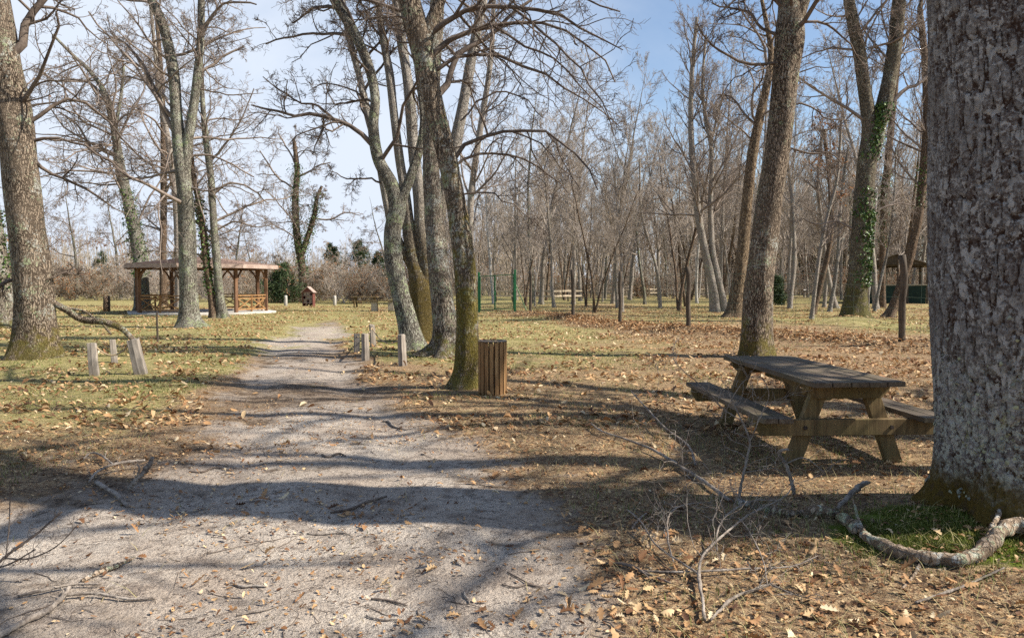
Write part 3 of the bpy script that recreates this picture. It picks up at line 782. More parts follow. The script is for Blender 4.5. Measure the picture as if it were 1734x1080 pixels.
    x, y = scatter_pts(rg, 900, 2.8, 16, lambda x, y: np.where(path_sd(x, y) > -0.6, 0.8, 0.6), pw=1.1)
    bits("fallen_twigs", x, y, 0.16, 0.0026, 6, "thin crooked twigs dropped over track and leaves")


build_cover()

# ------------------------------------------------------------------ THE BIG NEAR TRUNK
def build_big_tree():
    rg = np.random.default_rng(3)
    bx, by = 3.42, 5.06; bz = float(gz(bx, by))
    root = thing("tree", "huge grey lichen crusted oak trunk filling the right edge beside the picnic table", "tree", (bx, by, bz))
    k, rows = 300, 400; zt = 3.9
    zs = np.linspace(-0.12, zt, rows); a = np.arange(k) * 2 * np.pi / k
    r0 = 0.495 + 0.055 * np.exp(-np.maximum(zs, 0) / 0.5) + 0.03 * np.sin(zs * 1.3)
    fl = np.exp(-np.maximum(zs + 0.05, 0) / 0.15)[:, None] * (0.13 + 0.11 * np.sin(5 * a + 0.6)[None] + 0.07 * np.sin(3 * a + 2)[None])
    Rr = r0[:, None] + fl + 0.014 * np.sin(3 * a[None] + zs[:, None] * 0.8) + 0.008 * np.sin(7 * a[None] - zs[:, None] * 1.7)
    S = np.broadcast_to((a * 0.5)[None], (rows, k)); Zz = np.broadcast_to(zs[:, None], (rows, k))

    def plates(su, sv, seed, wob):
        per = int(round(2 * np.pi * 0.5 / su)); su2 = 2 * np.pi * 0.5 / per
        u = S / su2 + wob * (fbm(np.cos(a)[None] * 5 + 9 + 0 * Zz, Zz * 4 + np.sin(a)[None] * 5, seed, 3) - 0.5)
        v = Zz / sv + wob * 1.1 * (fbm(np.sin(a)[None] * 4 + 7 + 0 * Zz, Zz * 5 + np.cos(a)[None] * 4, seed + 5, 3) - 0.5)
        iu, iv = np.floor(u), np.floor(v); f1 = np.full(u.shape, 9.0); f2 = f1.copy(); cid = np.zeros(u.shape)
        for du in (-1, 0, 1):
            for dv in (-1, 0, 1):
                cu, cv = iu + du, iv + dv; w = np.mod(cu, per)
                d = np.hypot(cu + _h(w, cv, seed) - u, cv + _h(w, cv, seed + 1) - v); cc = _h(w, cv, seed + 2)
                nr = d < f1; f2 = np.where(nr, f1, np.minimum(f2, d)); cid = np.where(nr, cc, cid); f1 = np.where(nr, d, f1)
        return f2 - f1, cid
    e1, c1 = plates(0.050, 0.26, 3, 1.15); e2, c2 = plates(0.024, 0.075, 13, 0.9)
    fine = fbm(np.cos(a)[None] * 30 + 0 * Zz, Zz * 30 + np.sin(a)[None] * 30, 8, 4)
    h1 = sstep(0.02, 0.24, e1); h2 = sstep(0.0, 0.22, e2)
    damp = sstep(-0.05, 0.35, Zz)
    hgt = (0.021 * h1 * (0.7 + 0.3 * c1) + 0.0045 * h2 * (0.4 + 0.6 * c2) + 0.007 * (fine - 0.5)) * (0.45 + 0.55 * damp)
    Rr = Rr + hgt - 0.02
    V = np.stack((Rr * np.cos(a)[None], Rr * np.sin(a)[None], Zz), -1).reshape(-1, 3)
    V[:, 0] += -0.078 * (V[:, 2] - 1.75)
    idx = np.arange(rows * k).reshape(rows, k); A, B2 = idx[:-1], idx[1:]
    Q = np.stack((A, np.roll(A, -1, 1), np.roll(B2, -1, 1), B2), -1).reshape(-1, 4)
    m, nt, b = nmat("plated_oak_bark"); g = NT(nt)
    oc = g.n("TexCoord").outputs["Object"]
    pl = g.n("Attribute", None, attribute_name="plate").outputs["Fac"]; cr = g.n("Attribute", None, attribute_name="cell").outputs["Fac"]
    fn = g.noise(oc, 45, 6, 0.7); md = g.noise(oc, 9, 5, 0.65); bgn = g.noise(oc, 2.0, 3)
    plate_col = g.mix(g.step(g.math('ADD', g.math('MULTIPLY', cr, 0.5), g.math('MULTIPLY', md, 0.6)), 0.40, 0.62), (0.085, 0.064, 0.055), (0.19, 0.175, 0.165))
    plate_col = g.mix(g.math('MULTIPLY', g.step(fn, 0.48, 0.62), 0.6), plate_col, (0.27, 0.258, 0.245))
    plate_col = g.mix(g.math('MULTIPLY', g.step(fn, 0.50, 0.40), 0.75), plate_col, (0.075, 0.055, 0.045))
    f = g.step(g.math('ADD', pl, g.math('MULTIPLY', g.math('SUBTRACT', fn, 0.5), 1.0)), 0.22, 0.62)
    col = g.mix(f, (0.050, 0.030, 0.022), plate_col)
    blot = g.math('MULTIPLY', g.math('MAXIMUM', g.step(g.noise(g.scale(oc, (1, 1, .7)), 16, 3, 0.55), 0.56, 0.60), g.math('MULTIPLY', g.step(g.noise(oc, 34, 4, 0.6), 0.55, 0.60), 0.8)), g.math('ADD', g.math('MULTIPLY', g.step(bgn, 0.40, 0.55), 0.75), 0.25))
    col = g.mix(g.math('MULTIPLY', blot, 0.85), col, (0.41, 0.40, 0.385))
    z = g.n("SeparateXYZ", {0: oc}).outputs[2]
    yl = g.math('MULTIPLY', g.step(g.noise(oc, 5.5, 6, 0.7), 0.60, 0.68), g.step(z, 1.7, 0.5))
    col = g.mix(g.math('MULTIPLY', yl, 0.85), col, (0.31, 0.315, 0.16))
    lw = g.math('MULTIPLY', g.step(g.noise(oc, 24, 6, 0.72), 0.49, 0.54), g.step(z, 1.35, 0.35))
    col = g.mix(g.math('MULTIPLY', lw, 0.85), col, (0.42, 0.435, 0.375))
    ms = g.step(g.math('ADD', g.math('MULTIPLY', z, -1.3), g.math('MULTIPLY', g.noise(oc, 5.5, 7, 0.75), 1.0)), -0.02, 0.34)
    mc = g.mix(g.noise(oc, 55, 4), (0.035, 0.024, 0.007), (0.16, 0.108, 0.024))
    mc = g.mix(g.math('MULTIPLY', g.step(g.noise(oc, 11, 5, 0.7), 0.52, 0.62), 0.7), mc, (0.075, 0.055, 0.035))
    col = g.mix(ms, col, mc)
    nt.links.new(col, b.inputs["Base Color"]); b.inputs["Roughness"].default_value = 0.95; b.inputs["Specular IOR Level"].default_value = 0.1
    hh = g.math('ADD', fn, g.math('MULTIPLY', g.noise(oc, 120, 3), 0.4))
    bp = g.n("Bump", {"Height": hh, "Strength": 0.9, "Distance": 0.02}); nt.links.new(bp.outputs[0], b.inputs["Normal"])
    # upper trunk with its limbs, above the picture
    up = np.array([(-0.148, 0, zt - 0.25, 0.49), (-0.27, 0.03, 5.2, 0.46), (-0.38, 0.1, 6.8, 0.41), (-0.25, 0.3, 9, 0.33), (0.1, 0.4, 11.5, 0.24), (0.0, 0.5, 14, 0.15), (0.2, 0.4, 17, 0.04)])
    q = smooth_poly(up, 50); UV_, UQ = tube_arrays(q[None, :, :3], q[None, :, 3], 28, 0.04, 5)
    o = len(V)
    me = mesh_from("trunk", np.vstack((V, UV_)), [Q, UQ + o], m)
    for nm, val in (("plate", np.minimum(h1 * 0.75 + h2 * 0.25, 1)), ("cell", 0.6 * c1 + 0.4 * c2)):
        at_ = me.attributes.new(nm, 'FLOAT', 'POINT')
        at_.data.foreach_set("value", np.concatenate((val.ravel(), np.full(len(UV_), 0.7))).astype(np.float32))
    link("trunk", me, root)
    # limbs overhead
    LP, LQ = [], []
    for (z0, az, ln, rise, r) in ((6.0, 268, 4.6, 0.06, 0.15), (5.6, 170, 6.5, 0.35, 0.16), (6.6, 100, 6.0, 0.5, 0.15), (7.4, 215, 5.5, 0.5, 0.13), (8.2, 20, 5.0, 0.7, 0.12), (6.9, 300, 5.5, 0.5, 0.13)):
        p, dd = np.array([[-0.33, 0.1, z0]]), np.array([[math.cos(R(az)), math.sin(R(az)), rise]])
        a_, b_ = sprout(rg, p, dd, np.array([ln]), np.array([r]), 9, 0.14, 0.03, 0.22); LP.append(a_[0]); LQ.append(b_[0])
    groups = grow(rg, q[None, :, :3], q[None, :, 3], 'oak', 0.35, 0.006, (np.array(LP), np.array(LQ)), 1.0, levels=2)
    link("crown", tubes_mesh("crown", groups, M['twig_near']), root)
    # leafy lichen on the lower bark
    N = 1500; ai = rg.integers(0, k, N); zi = np.minimum((np.abs(rg.normal(0.20, 0.40, N)) / zt * rows + 22).astype(int), rows - 1)
    kp = fbm(ai * 0.05, zi * 0.05, 21, 3) > 0.46; ai, zi = ai[kp], zi[kp]
    pos = V.reshape(rows, k, 3)[zi, ai] + 0; nv = np.stack((np.cos(a[ai]), np.sin(a[ai]), 0 * ai), 1)
    sh = np.array([(math.cos(t) * (0.5 + 0.14 * math.cos(3 * t)), math.sin(t) * (0.5 + 0.14 * math.sin(4 * t)), 0.10 * math.cos(2 * t)) for t in np.arange(8) * math.pi / 4] + [(0, 0, 0.22)])
    leaf_cloud("lichen", pos, nv, 0.026, M['lichen_tuft'], rg, root, spread=0.5, shape=sh, faces=tuple((i, (i + 1) % 8, 8) for i in range(8)))


build_big_tree()

# ------------------------------------------------------------------ TREES ONE BY ONE
def build_trees():
    # near left oak
    tree("tree", "stout leaning oak with mossy foot at the left edge beside two bollards", (58, 606), [
        [(60, 606, 76), (60, 570, 66), (58, 500, 59), (47, 400, 57), (36, 300, 55), (25, 200, 52), (8, 100, 46), (-8, 0, 44)],
        ], 'oak_plain', 'spread', 15, 21, t0=0.32, bare=[[(78, 500, 9, 0), (95, 515, 10, .1), (115, 526, 11, .15), (140, 541, 11, .2), (175, 545, 11, .2), (205, 556, 10, .2), (222, 572, 9, .2), (231, 580, 8, .2), (233, 590, 6, .2)], [(110, 522, 5, .15), (140, 526, 4, .2), (162, 540, 3, .2), (172, 544, 2, .2)], [(172, 545, 4, .2), (180, 556, 4, .1), (188, 566, 3, .0)]], rmin=0.005, k=40, n=110, lump=0.04, flare=(0.32, 0.25, 5), dens=0.9, twig='twig_near', limbs=[
        (0.5, (15, 95, 22), (38, 72, 18), (46, 30, 15), (75, -5, 13), (110, -60, 9), (170, -120, 5)),
        (-0.8, (22, 195, 11), (55, 148, 8), (80, 100, 6), (98, 50, 5), (95, 20, 4)),
        (1.0, (55, 268, 9), (80, 290, 7), (128, 312, 6), (160, 330, 5), (190, 352, 3), (215, 362, 2)),
        (0.6, (50, 240, 8), (110, 235, 6), (170, 262, 5), (215, 300, 4), (250, 310, 2)),
        (1.5, (45, 210, 9), (110, 170, 7), (170, 190, 5), (215, 240, 4), (240, 270, 2)),
        (-0.5, (30, 470, 7), (10, 478, 8), (-15, 486, 8), (-50, 470, 6)),
        (0.5, (86, 470, 4), (110, 462, 3.5), (125, 465, 3), (140, 462, 2)),
    ])
    tree("tree", "grey trunk half hidden behind the stout oak at the left edge", (12, 556), [
        [(12, 556, 44), (4, 500, 34), (-8, 420, 33), (-20, 330, 30), (-28, 200, 26), (-30, 60, 22), (-30, 0, 20)]], 'oak', 'oak', 15, 22, rmin=0.006, dens=0.7,
        ivy=[(0, 0.1, 0.3, 500, 0.12)])
    # lichen tree in front of the gazebo
    tree("tree", "pale lichen spotted oak forking high, just in front of the gazebo", (322, 555), [
        [(323, 555, 42), (320, 530, 31), (318, 450, 28), (315, 350, 26), (307, 270, 24), (299, 200, 20), (293, 120, 18), (277, 45, 16), (257, 0, 15)],
        [(312, 300, 18), (318, 240, 17), (332, 150, 14), (340, 60, 12), (341, 0, 11)]], 'lichen_bark', 'oak', 14.5, 23, t0=0.3, rmin=0.006, n=80, dens=1.25, limbs=[
        (0.5, (303, 235, 11), (280, 195, 9), (262, 150, 8), (225, 85, 6), (190, 65, 4), (165, 50, 3)),
        (-0.7, (292, 200, 9), (275, 178, 7), (250, 140, 6), (215, 95, 5), (180, 60, 4), (150, 20, 3)),
        (0.6, (334, 130, 8), (350, 118, 6), (380, 95, 5), (412, 80, 3)),
        (-0.5, (337, 70, 7), (360, 30, 6), (380, 5, 5), (420, 5, 4), (434, 8, 3)),
        (0.3, (318, 270, 6), (345, 262, 5), (385, 275, 4), (430, 300, 3)),
        (-0.4, (322, 318, 5), (350, 325, 4), (390, 315, 3), (430, 330, 2)),
    ])
    tree("tree", "tall leaning oak with ivy on its lower trunk, left of the gazebo roof", (241, 527), [
        [(241, 527, 26), (238, 450, 22), (228, 390, 20), (214, 330, 17), (202, 270, 14), (192, 210, 12), (180, 165, 10), (160, 130, 7), (120, 90, 5), (90, 60, 4)],
        [(217, 345, 11), (204, 310, 10), (197, 270, 8), (196, 220, 6), (205, 160, 5), (210, 110, 4)]], 'lichen_bark', 'spread', 15, 24, t0=0.35, rmin=0.007, dens=1.5,
        ivy=[(0, 0.12, 0.42, 900, 0.14)], rust=120, limbs=[
        (0.8, (178, 165, 7), (150, 140, 6), (120, 135, 4), (85, 120, 3)), (-1, (190, 205, 7), (150, 180, 5), (110, 150, 4), (70, 120, 3)),
        (0.8, (200, 280, 6), (160, 255, 5), (130, 210, 4), (100, 190, 3)), (1.2, (225, 400, 5), (250, 340, 4), (275, 300, 3), (290, 250, 2)),
    ])
    tree("tree", "thin straight brown trunk rising behind the left half of the gazebo", (278, 519), [
        [(277, 519, 13), (276, 440, 11), (277, 350, 11), (277, 230, 10), (272, 120, 8), (266, 40, 6), (262, 0, 5)]], 'brown_bark', 'oak', 17, 25, rmin=0.008, dens=1.3, t0=0.25, rust=160)
    tree("tree", "slim grey trunk directly behind the lichen spotted oak", (303, 520), [
        [(303, 520, 13), (302, 440, 12), (298, 340, 11), (285, 240, 9), (270, 160, 8), (262, 80, 6), (255, 10, 5)]], 'grey_bark', 'oak', 15, 26, rmin=0.008, dens=1.0, t0=0.35)
    tree("tree", "dark ivy wrapped leaning trunk against the front of the gazebo", (364, 538), [
        [(365, 538, 18), (358, 500, 13), (350, 450, 12), (345, 400, 11), (336, 340, 9), (328, 300, 8), (322, 240, 6), (318, 190, 4)]], 'brown_bark', 'oak', 10, 27, rmin=0.007, dens=0.8,
        ivy=[(0, 0.12, 0.62, 650, 0.09)])
    tree("tree", "slender grey green trunk beside the ivy wrapped one at the gazebo", (378, 538), [
        [(378, 538, 18), (372, 500, 14), (367, 440, 13), (362, 380, 12), (357, 300, 11), (348, 230, 10), (343, 170, 8), (340, 90, 6)]], 'lichen_bark', 'oak', 12, 28, rmin=0.007, dens=1.2, t0=0.3, limbs=[
        (0.5, (360, 330, 6), (390, 310, 5), (425, 320, 4), (455, 345, 2)), (-.5, (358, 270, 6), (385, 240, 4), (410, 200, 3), (430, 150, 2)),
        (0.6, (362, 390, 5), (400, 375, 4), (430, 385, 3), (460, 380, 2))])
    tree("tree", "bushy ivy clad twin stemmed tree standing behind the little red house", (510, 511), [
        [(513, 511, 15), (511, 450, 13), (503, 400, 12), (500, 340, 11), (503, 290, 9), (500, 255, 7), (497, 235, 5)],
        [(508, 440, 9), (521, 400, 9), (532, 365, 8), (537, 335, 6), (545, 315, 4)]], 'brown_bark', 'spread', 14, 29, t0=0.35, rmin=0.011, dens=0.9,
        ivy=[(0, 0.15, 0.85, 2600, 0.35), (1, 0.1, 0.9, 1300, 0.28)], twig='twig', limbs=[
        (0.5, (503, 300, 5), (525, 290, 4), (540, 280, 3), (560, 275, 2)), (-1, (500, 320, 4), (470, 300, 4), (450, 270, 3), (440, 255, 2)),
        (0.7, (535, 370, 4), (560, 372, 4), (585, 360, 3), (610, 365, 2)), (0.4, (502, 280, 4), (480, 240, 3), (470, 225, 2))])
    # the central group
    tree("tree", "crooked oak with green lichen on the left of the central group", (698, 592), [
        [(700, 592, 46), (692, 555, 34), (680, 505, 31), (668, 450, 29), (664, 395, 29), (672, 350, 28), (661, 310, 24), (640, 268, 20), (632, 215, 18), (635, 167, 16), (624, 112, 16), (598, 52, 17), (572, 10, 15), (562, -10, 14)],
        [(672, 350, 22), (688, 318, 17), (702, 280, 15), (712, 245, 13), (716, 200, 10), (708, 130, 9), (700, 60, 8), (690, 0, 7)]], 'lichen_bark', 'oak', 11, 31, t0=0.4, rmin=0.005, n=110, k=28, twig='twig_near', flare=(0.45, 0.25, 5), limbs=[
        (-0.4, (630, 245, 13), (600, 216, 10), (565, 202, 9), (530, 194, 8), (490, 193, 6), (455, 184, 5), (425, 178, 3)),
        (0.6, (597, 62, 9), (560, 57, 6), (520, 58, 5), (480, 66, 4), (450, 75, 3)),
        (-0.5, (565, 202, 7), (535, 178, 5), (505, 172, 4), (470, 150, 3), (445, 130, 2)),
        (0.2, (548, 200, 4), (545, 222, 4), (536, 240, 3), (528, 262, 2)),
        (0.5, (640, 195, 4), (600, 155, 4), (560, 142, 3), (530, 150, 2)),
        (-0.3, (646, 310, 5), (615, 302, 4), (585, 303, 3), (560, 290, 2)),
        (0.5, (576, 20, 9), (550, 10, 7), (520, 20, 5), (495, 40, 3)),
    ])
    tree("tree", "yellow mossy tree splitting into several pale stems in the middle of the group", (722, 578), [
        [(722, 578, 62), (721, 540, 52), (717, 490, 46), (704, 450, 28), (694, 400, 22), (686, 330, 17), (677, 270, 15), (668, 200, 14), (660, 130, 14), (648, 60, 12), (640, 0, 11)],
        [(722, 520, 42), (722, 460, 30), (714, 400, 23), (708, 320, 20), (699, 240, 19), (692, 150, 17), (680, 70, 16), (671, 0, 14)],
        [(726, 520, 40), (730, 460, 28), (738, 400, 22), (750, 330, 20), (765, 265, 20), (782, 190, 18), (798, 100, 16), (812, 30, 15), (820, -15, 14)],
        [(716, 500, 30), (700, 455, 20), (680, 420, 16), (664, 385, 14), (655, 345, 14), (640, 260, 13), (622, 190, 13), (606, 120, 11), (590, 60, 10), (580, 0, 9)]],
        'oak_mossy', 'oak', 13, 32, t0=0.5, rmin=0.006, n=90, k=26, lump=0.06, flare=(0.35, 0.4, 6), dens=0.6, twig='twig_near')
    tree("tree", "straight grey trunk with spreading roots between the mossy tree and the front oak", (752, 603), [
        [(752, 603, 62), (756, 575, 48), (750, 520, 39), (744, 460, 36), (738, 410, 34), (734, 350, 31), (730, 280, 28), (730, 200, 26), (734, 120, 25), (738, 50, 24), (742, -10, 22)]],
        'oak', 'oak', 15, 33, t0=0.45, rmin=0.005, n=90, k=26, dens=0.8, flare=(0.6, 0.28, 5), twig='twig_near', limbs=[
            (0.8, (742, 160, 16), (760, 138, 14), (770, 105, 13), (788, 85, 12), (815, 70, 10), (860, 30, 8), (900, 0, 6)),])
    tree("tree", "curving front oak with moss streaks right beside the slatted bin", (790, 656), [
        [(788, 656, 56), (791, 625, 42), (792, 560, 38), (790, 500, 37), (785, 440, 36), (779, 385, 35), (771, 333, 34), (757, 267, 33), (739, 200, 34), (725, 133, 36), (711, 67, 39), (692, 0, 38), (680, -60, 34)],
        [(716, 90, 26), (730, 40, 22), (752, -20, 18), (770, -90, 14)]],
        'oak_right_moss', 'spread', 11.5, 34, t0=0.42, rmin=0.0035, n=130, k=40, lump=0.045, flare=(0.4, 0.22, 5), dens=0.9, twig='twig_near', limbs=[
        (0.5, (730, 95, 14), (775, 62, 11), (835, 42, 9), (900, 34, 7), (960, 56, 5), (1012, 92, 4), (1042, 140, 3)),
        (-0.6, (722, 62, 14), (790, 22, 10), (868, 12, 8), (945, 28, 6), (1010, 60, 4), (1055, 85, 2)),
        (0.8, (738, 120, 9), (790, 92, 8), (850, 95, 7), (905, 120, 6), (960, 150, 4), (1015, 185, 3), (1050, 215, 2)),
        (-0.5, (768, 272, 10), (795, 242, 9), (850, 222, 7), (905, 222, 6), (950, 240, 5), (987, 270, 4), (1012, 322, 3)),
        (0.7, (766, 285, 7), (805, 262, 6), (860, 262, 5), (915, 285, 4), (965, 330, 2)),
        (0.4, (835, 44, 6), (890, 75, 5), (945, 105, 4), (1000, 160, 3), (1035, 210, 2)),
        (-0.8, (868, 14, 6), (930, 60, 5), (985, 120, 4), (1020, 175, 3), (1040, 230, 2)),
        (0.3, (780, 205, 4), (830, 160, 4), (880, 165, 3), (920, 200, 2)),
        (-0.3, (715, 80, 8), (690, 40, 6), (660, 20, 4), (630, 30, 3)),
        (0.3, (778, 330, 4), (815, 322, 4), (860, 340, 3), (905, 375, 2), (930, 400, 2)),
        (-0.5, (792, 60, 7), (840, -10, 6), (900, -30, 5), (980, -5, 4), (1050, 20, 3)),
    ])
    tree("tree", "thin dark straight stem seen just right of the curving front oak", (799, 528), [
        [(799, 528, 12), (797, 440, 11), (797, 340, 11), (811, 233, 10), (827, 133, 9), (834, 60, 8), (836, 0, 7)]], 'grey_bark', 'slim', 17, 35, t0=0.35, rmin=0.008)
    # right hand trees
    tree("tree", "tall brown trunk leaning right directly behind the picnic table", (1282, 606), [
        [(1282, 606, 62), (1281, 560, 52), (1284, 500, 49), (1292, 430, 46), (1301, 360, 43), (1311, 290, 41), (1322, 210, 40), (1331, 120, 42), (1338, 60, 46), (1336, 10, 34), (1330, -40, 30)],
        [(1338, 70, 34), (1350, 25, 28), (1364, -15, 24), (1380, -70, 18)]], 'oak_plain', 'oak', 14, 41, t0=0.5, rmin=0.005, n=110, k=36, lump=0.045, flare=(0.25, 0.25, 5), twig='twig_near', limbs=[
        (-0.5, (1325, 108, 8), (1298, 107, 7), (1262, 106, 6), (1225, 92, 5), (1200, 70, 4), (1180, 40, 3)),
        (0.6, (1318, 60, 8), (1290, 50, 6), (1265, 20, 6), (1235, 15, 4), (1205, 5, 3)),
        (-0.4, (1330, 20, 8), (1300, -10, 7), (1260, -10, 5), (1220, 20, 3)),
        (0.5, (1312, 300, 5), (1340, 252, 5), (1372, 262, 4), (1402, 255, 3), (1425, 275, 2)),
        (0.3, (1320, 195, 4), (1360, 175, 4), (1400, 200, 3), (1440, 205, 2)),
        (0.6, (1350, 40, 6), (1400, 40, 5), (1440, 80, 3), (1470, 120, 2)),
    ])
    tree("tree", "split barked narrow trunk leaning beside the tall one behind the table", (1246, 537), [
        [(1244, 537, 34), (1250, 490, 24), (1257, 430, 20), (1264, 350, 18), (1273, 270, 17), (1286, 200, 15), (1299, 140, 13), (1306, 95, 10), (1300, 50, 8), (1290, 0, 6)]],
        'split_bark', 'oak', 15, 42, t0=0.55, rmin=0.007, dens=0.7, limbs=[
        (0.6, (1282, 215, 6), (1262, 195, 5), (1240, 165, 4), (1215, 160, 3)), (-.5, (1301, 120, 7), (1290, 70, 5), (1270, 40, 4), (1250, 10, 3))])
    tree("tree", "thick forked ivy covered tree on a root mound in the paddock", (1447, 546), [
        [(1447, 546, 50), (1449, 510, 37), (1453, 460, 33), (1457, 400, 31), (1463, 330, 30), (1468, 270, 29), (1472, 225, 23), (1466, 165, 21), (1455, 90, 20), (1441, 20, 18), (1435, -15, 17)],
        [(1466, 290, 26), (1484, 225, 26), (1500, 165, 24), (1512, 100, 23), (1519, 40, 22), (1523, -10, 20)]], 'oak_ivied', 'oak', 16, 43, t0=0.45, rmin=0.006, n=90, k=26, flare=(0.36, 0.40, 7),
        ivy=[(0, 0.10, 0.30, 1100, 0.07, (-0.5, 0.75)), (1, 0.05, 0.30, 800, 0.08, (-2.4, 0.9)), (0, 0.28, 0.36, 160, 0.06, (-1.8, .8))], limbs=[
        (0.5, (1500, 195, 10), (1518, 165, 9), (1540, 148, 8), (1562, 138, 7), (1590, 100, 5)), (-.6, (1470, 82, 4), (1500, 75, 4), (1530, 62, 5), (1555, 40, 4)),
        (0.5, (1455, 385, 6), (1490, 355, 5), (1520, 345, 3), (1550, 348, 2)), (0.3, (1448, 390, 5), (1415, 375, 4), (1385, 380, 3), (1360, 370, 2))])
    tree("tree", "leaning brown trunk crossing in front of the hut with the tarpaulin", (1508, 537), [
        [(1504, 537, 20), (1514, 515, 14), (1530, 470, 14), (1543, 425, 14), (1556, 360, 14), (1565, 280, 14), (1570, 200, 13), (1566, 100, 11), (1558, 20, 9)]], 'brown_bark', 'slim', 16, 44, t0=0.4, rmin=0.007, ivy=[(0, 0.35, 0.5, 150, 0.15)])
    tree("tree", "ivy wrapped slim trunk between the forked tree and the hut", (1497, 520), [
        [(1494, 520, 11), (1494, 470, 10), (1495, 410, 10), (1498, 340, 13), (1505, 260, 11), (1515, 160, 9), (1525, 60, 7), (1530, 0, 6)]], 'brown_bark', 'slim', 18, 45, t0=0.4, rmin=0.008, ivy=[(0, 0.2, 0.45, 800, 0.14)])
    tree("tree", "dark leaning twin stemmed tree behind the two right fence posts", (1212, 528), [
        [(1212, 528, 18), (1206, 480, 15), (1195, 430, 13), (1183, 370, 12), (1176, 300, 11), (1170, 220, 9), (1172, 120, 7), (1180, 30, 5)],
        [(1228, 530, 14), (1216, 470, 11), (1206, 420, 10), (1203, 340, 8), (1205, 260, 7), (1190, 160, 5), (1195, 60, 4)]], 'grey_bark', 'slim_full', 14, 46, t0=0.3, rmin=0.006, dens=1.1, flare=(0.3, 0.3, 4))
    for j, (lab, bs, st) in enumerate((
        ("spindly leaning sapling left of the mound tree", (1374, 541), [(1374, 541, 7), (1380, 490, 6), (1388, 430, 6), (1400, 370, 5), (1418, 300, 5), (1425, 200, 4)]),
        ("reddish leaved curved sapling near the mound tree", (1376, 532), [(1376, 532, 9), (1390, 480, 9), (1402, 430, 8), (1408, 380, 7), (1404, 300, 6), (1395, 220, 5)]),
        ("thin grey sapling slanting up against the mound tree", (1404, 528), [(1404, 528, 7), (1415, 470, 6), (1420, 410, 5), (1424, 340, 5), (1436, 250, 4)]),
        ("dark slanting sapling at the foot of the mound tree", (1414, 522), [(1416, 522, 9), (1405, 480, 8), (1398, 440, 7), (1392, 380, 6), (1385, 310, 5), (1392, 220, 4)]),
        ("pale bent sapling leaning in front of the hut", (1481, 527), [(1481, 527, 5), (1490, 480, 5), (1502, 430, 4), (1508, 390, 4), (1515, 320, 3), (1517, 250, 3)]),
        ("lone knee high thorny stem in the middle of the paddock", (1118, 522), [(1118, 522, 6), (1116, 480, 6), (1108, 440, 5), (1096, 400, 5), (1085, 350, 4), (1083, 270, 3)]),
    )):
        tree("sapling", lab, bs, [st], ('grey_bark', 'brown_bark', 'pale', 'grey_bark', 'pale', 'grey_bark')[j], 'slim', 8, 60 + j, t0=0.35, rmin=0.006, dens=0.6, k=10, n=40, rust=(420 if j == 1 else 0), levels=2, cat='sapling')


build_trees()

# ------------------------------------------------------------------ TEMPLATES for the wood
def template(name, seed, H, r, sty, mat, twig, rmin, t0=0.25, wob=0.03, twin=False, dens=1.0, levels=None, rust=0):
    rg = np.random.default_rng(seed); root = thing(name, "", "tree", (0, 0, 0))
    st = []
    for q in range(2 if twin else 1):
        p = np.array((0.06 * q, 0, -0.15)); d = np.array((rg.normal(0, .05) + (0.22 if q else -0.05 * twin), rg.normal(0, .05), 1.0)); pts = [(*p, r * (0.8 if q else 1))]
        m = 12
        for i in range(m):
            d = d + rg.normal(0, wob, 3); d[2] += 0.02; d /= np.linalg.norm(d); p = p + d * H / m * (0.9 if q else 1)
            pts.append((*p, max(r * (0.8 if q else 1) * (1 - (i + 1) / (m + 0.2)) ** 0.8, rmin)))
        st.append(smooth_poly(pts, 40))
    S = np.array(st); Vs, Qs, o = [], [], 0
    for i in range(len(S)):
        V, Q = tube_arrays(S[i:i + 1, :, :3], S[i:i + 1, :, 3], 9, 0.05, seed + i, (0.5, 0.25, 4)); Vs.append(V); Qs.append(Q + o); o += len(V)
    link("trunk", mesh_from("trunk", np.vstack(Vs), [np.vstack(Qs)], M[mat]), root)
    g = grow(rg, S[:, :, :3], S[:, :, 3], sty, t0, rmin, None, dens, levels)
    link("crown", tubes_mesh("crown", g, M[twig]), root)
    if rust:
        P = g[-1][0]; P = P[P[:, -1, 2] < H * 0.5] if (P[:, -1, 2] < H * 0.5).any() else P; sel = rg.integers(0, len(P), rust)
        leaf_cloud("foliage", P[sel, -1], rg.normal(0, 1, (rust, 3)), 0.13, M['rust_leaf'], rg, root, spread=1.0)
    return root


def px_of(x, y): return CX + x / y * FPX


LANDMARKS = [(0, "stout left edge oak"), (60, "stout left edge oak"), (170, "open left field"), (240, "left gazebo corner"), (340, "gazebo middle"), (440, "right gazebo corner"),
             (525, "little red house"), (610, "far picnic tables"), (700, "mossy central tree"), (790, "front oak"), (842, "green gate"), (885, "gate brace"), (935, "first fence bay"), (970, "second fence post"), (1010, "second fence bay"),
             (1050, "third fence post"), (1108, "third fence bay"), (1165, "fourth fence post"), (1220, "twin stemmed tree"), (1282, "table side trunk"), (1345, "little notice boards"), (1400, "saplings"), (1447, "mound tree"), (1520, "tarpaulin hut"), (1600, "huge near trunk"), (1700, "huge near trunk")]


def place_label(x, y, kind):
    p = px_of(x, y); lm = min(LANDMARKS, key=lambda q: abs(q[0] - p)); dx = p - lm[0]
    side = "straight behind" if abs(dx) < 8 else ("left behind" if dx < 0 else "right behind")
    return kind, side, lm[1]


USED = {}


def unique_label(x, y, kind, far, extra):
    k, side, lm = place_label(x, y, kind)
    for e in extra:
        lab = f"{e} {k} {far}, {side} {lm}".replace("  ", " ").strip()
        if lab not in USED: USED[lab] = 1; return lab
    for e in extra:
        for q in ("tucked deep", "standing clear", "half hidden", "crowded"):
            lab = f"{e} {k} {far}, {q}, {side} {lm}"
            if lab not in USED: USED[lab] = 1; return lab
    return lab


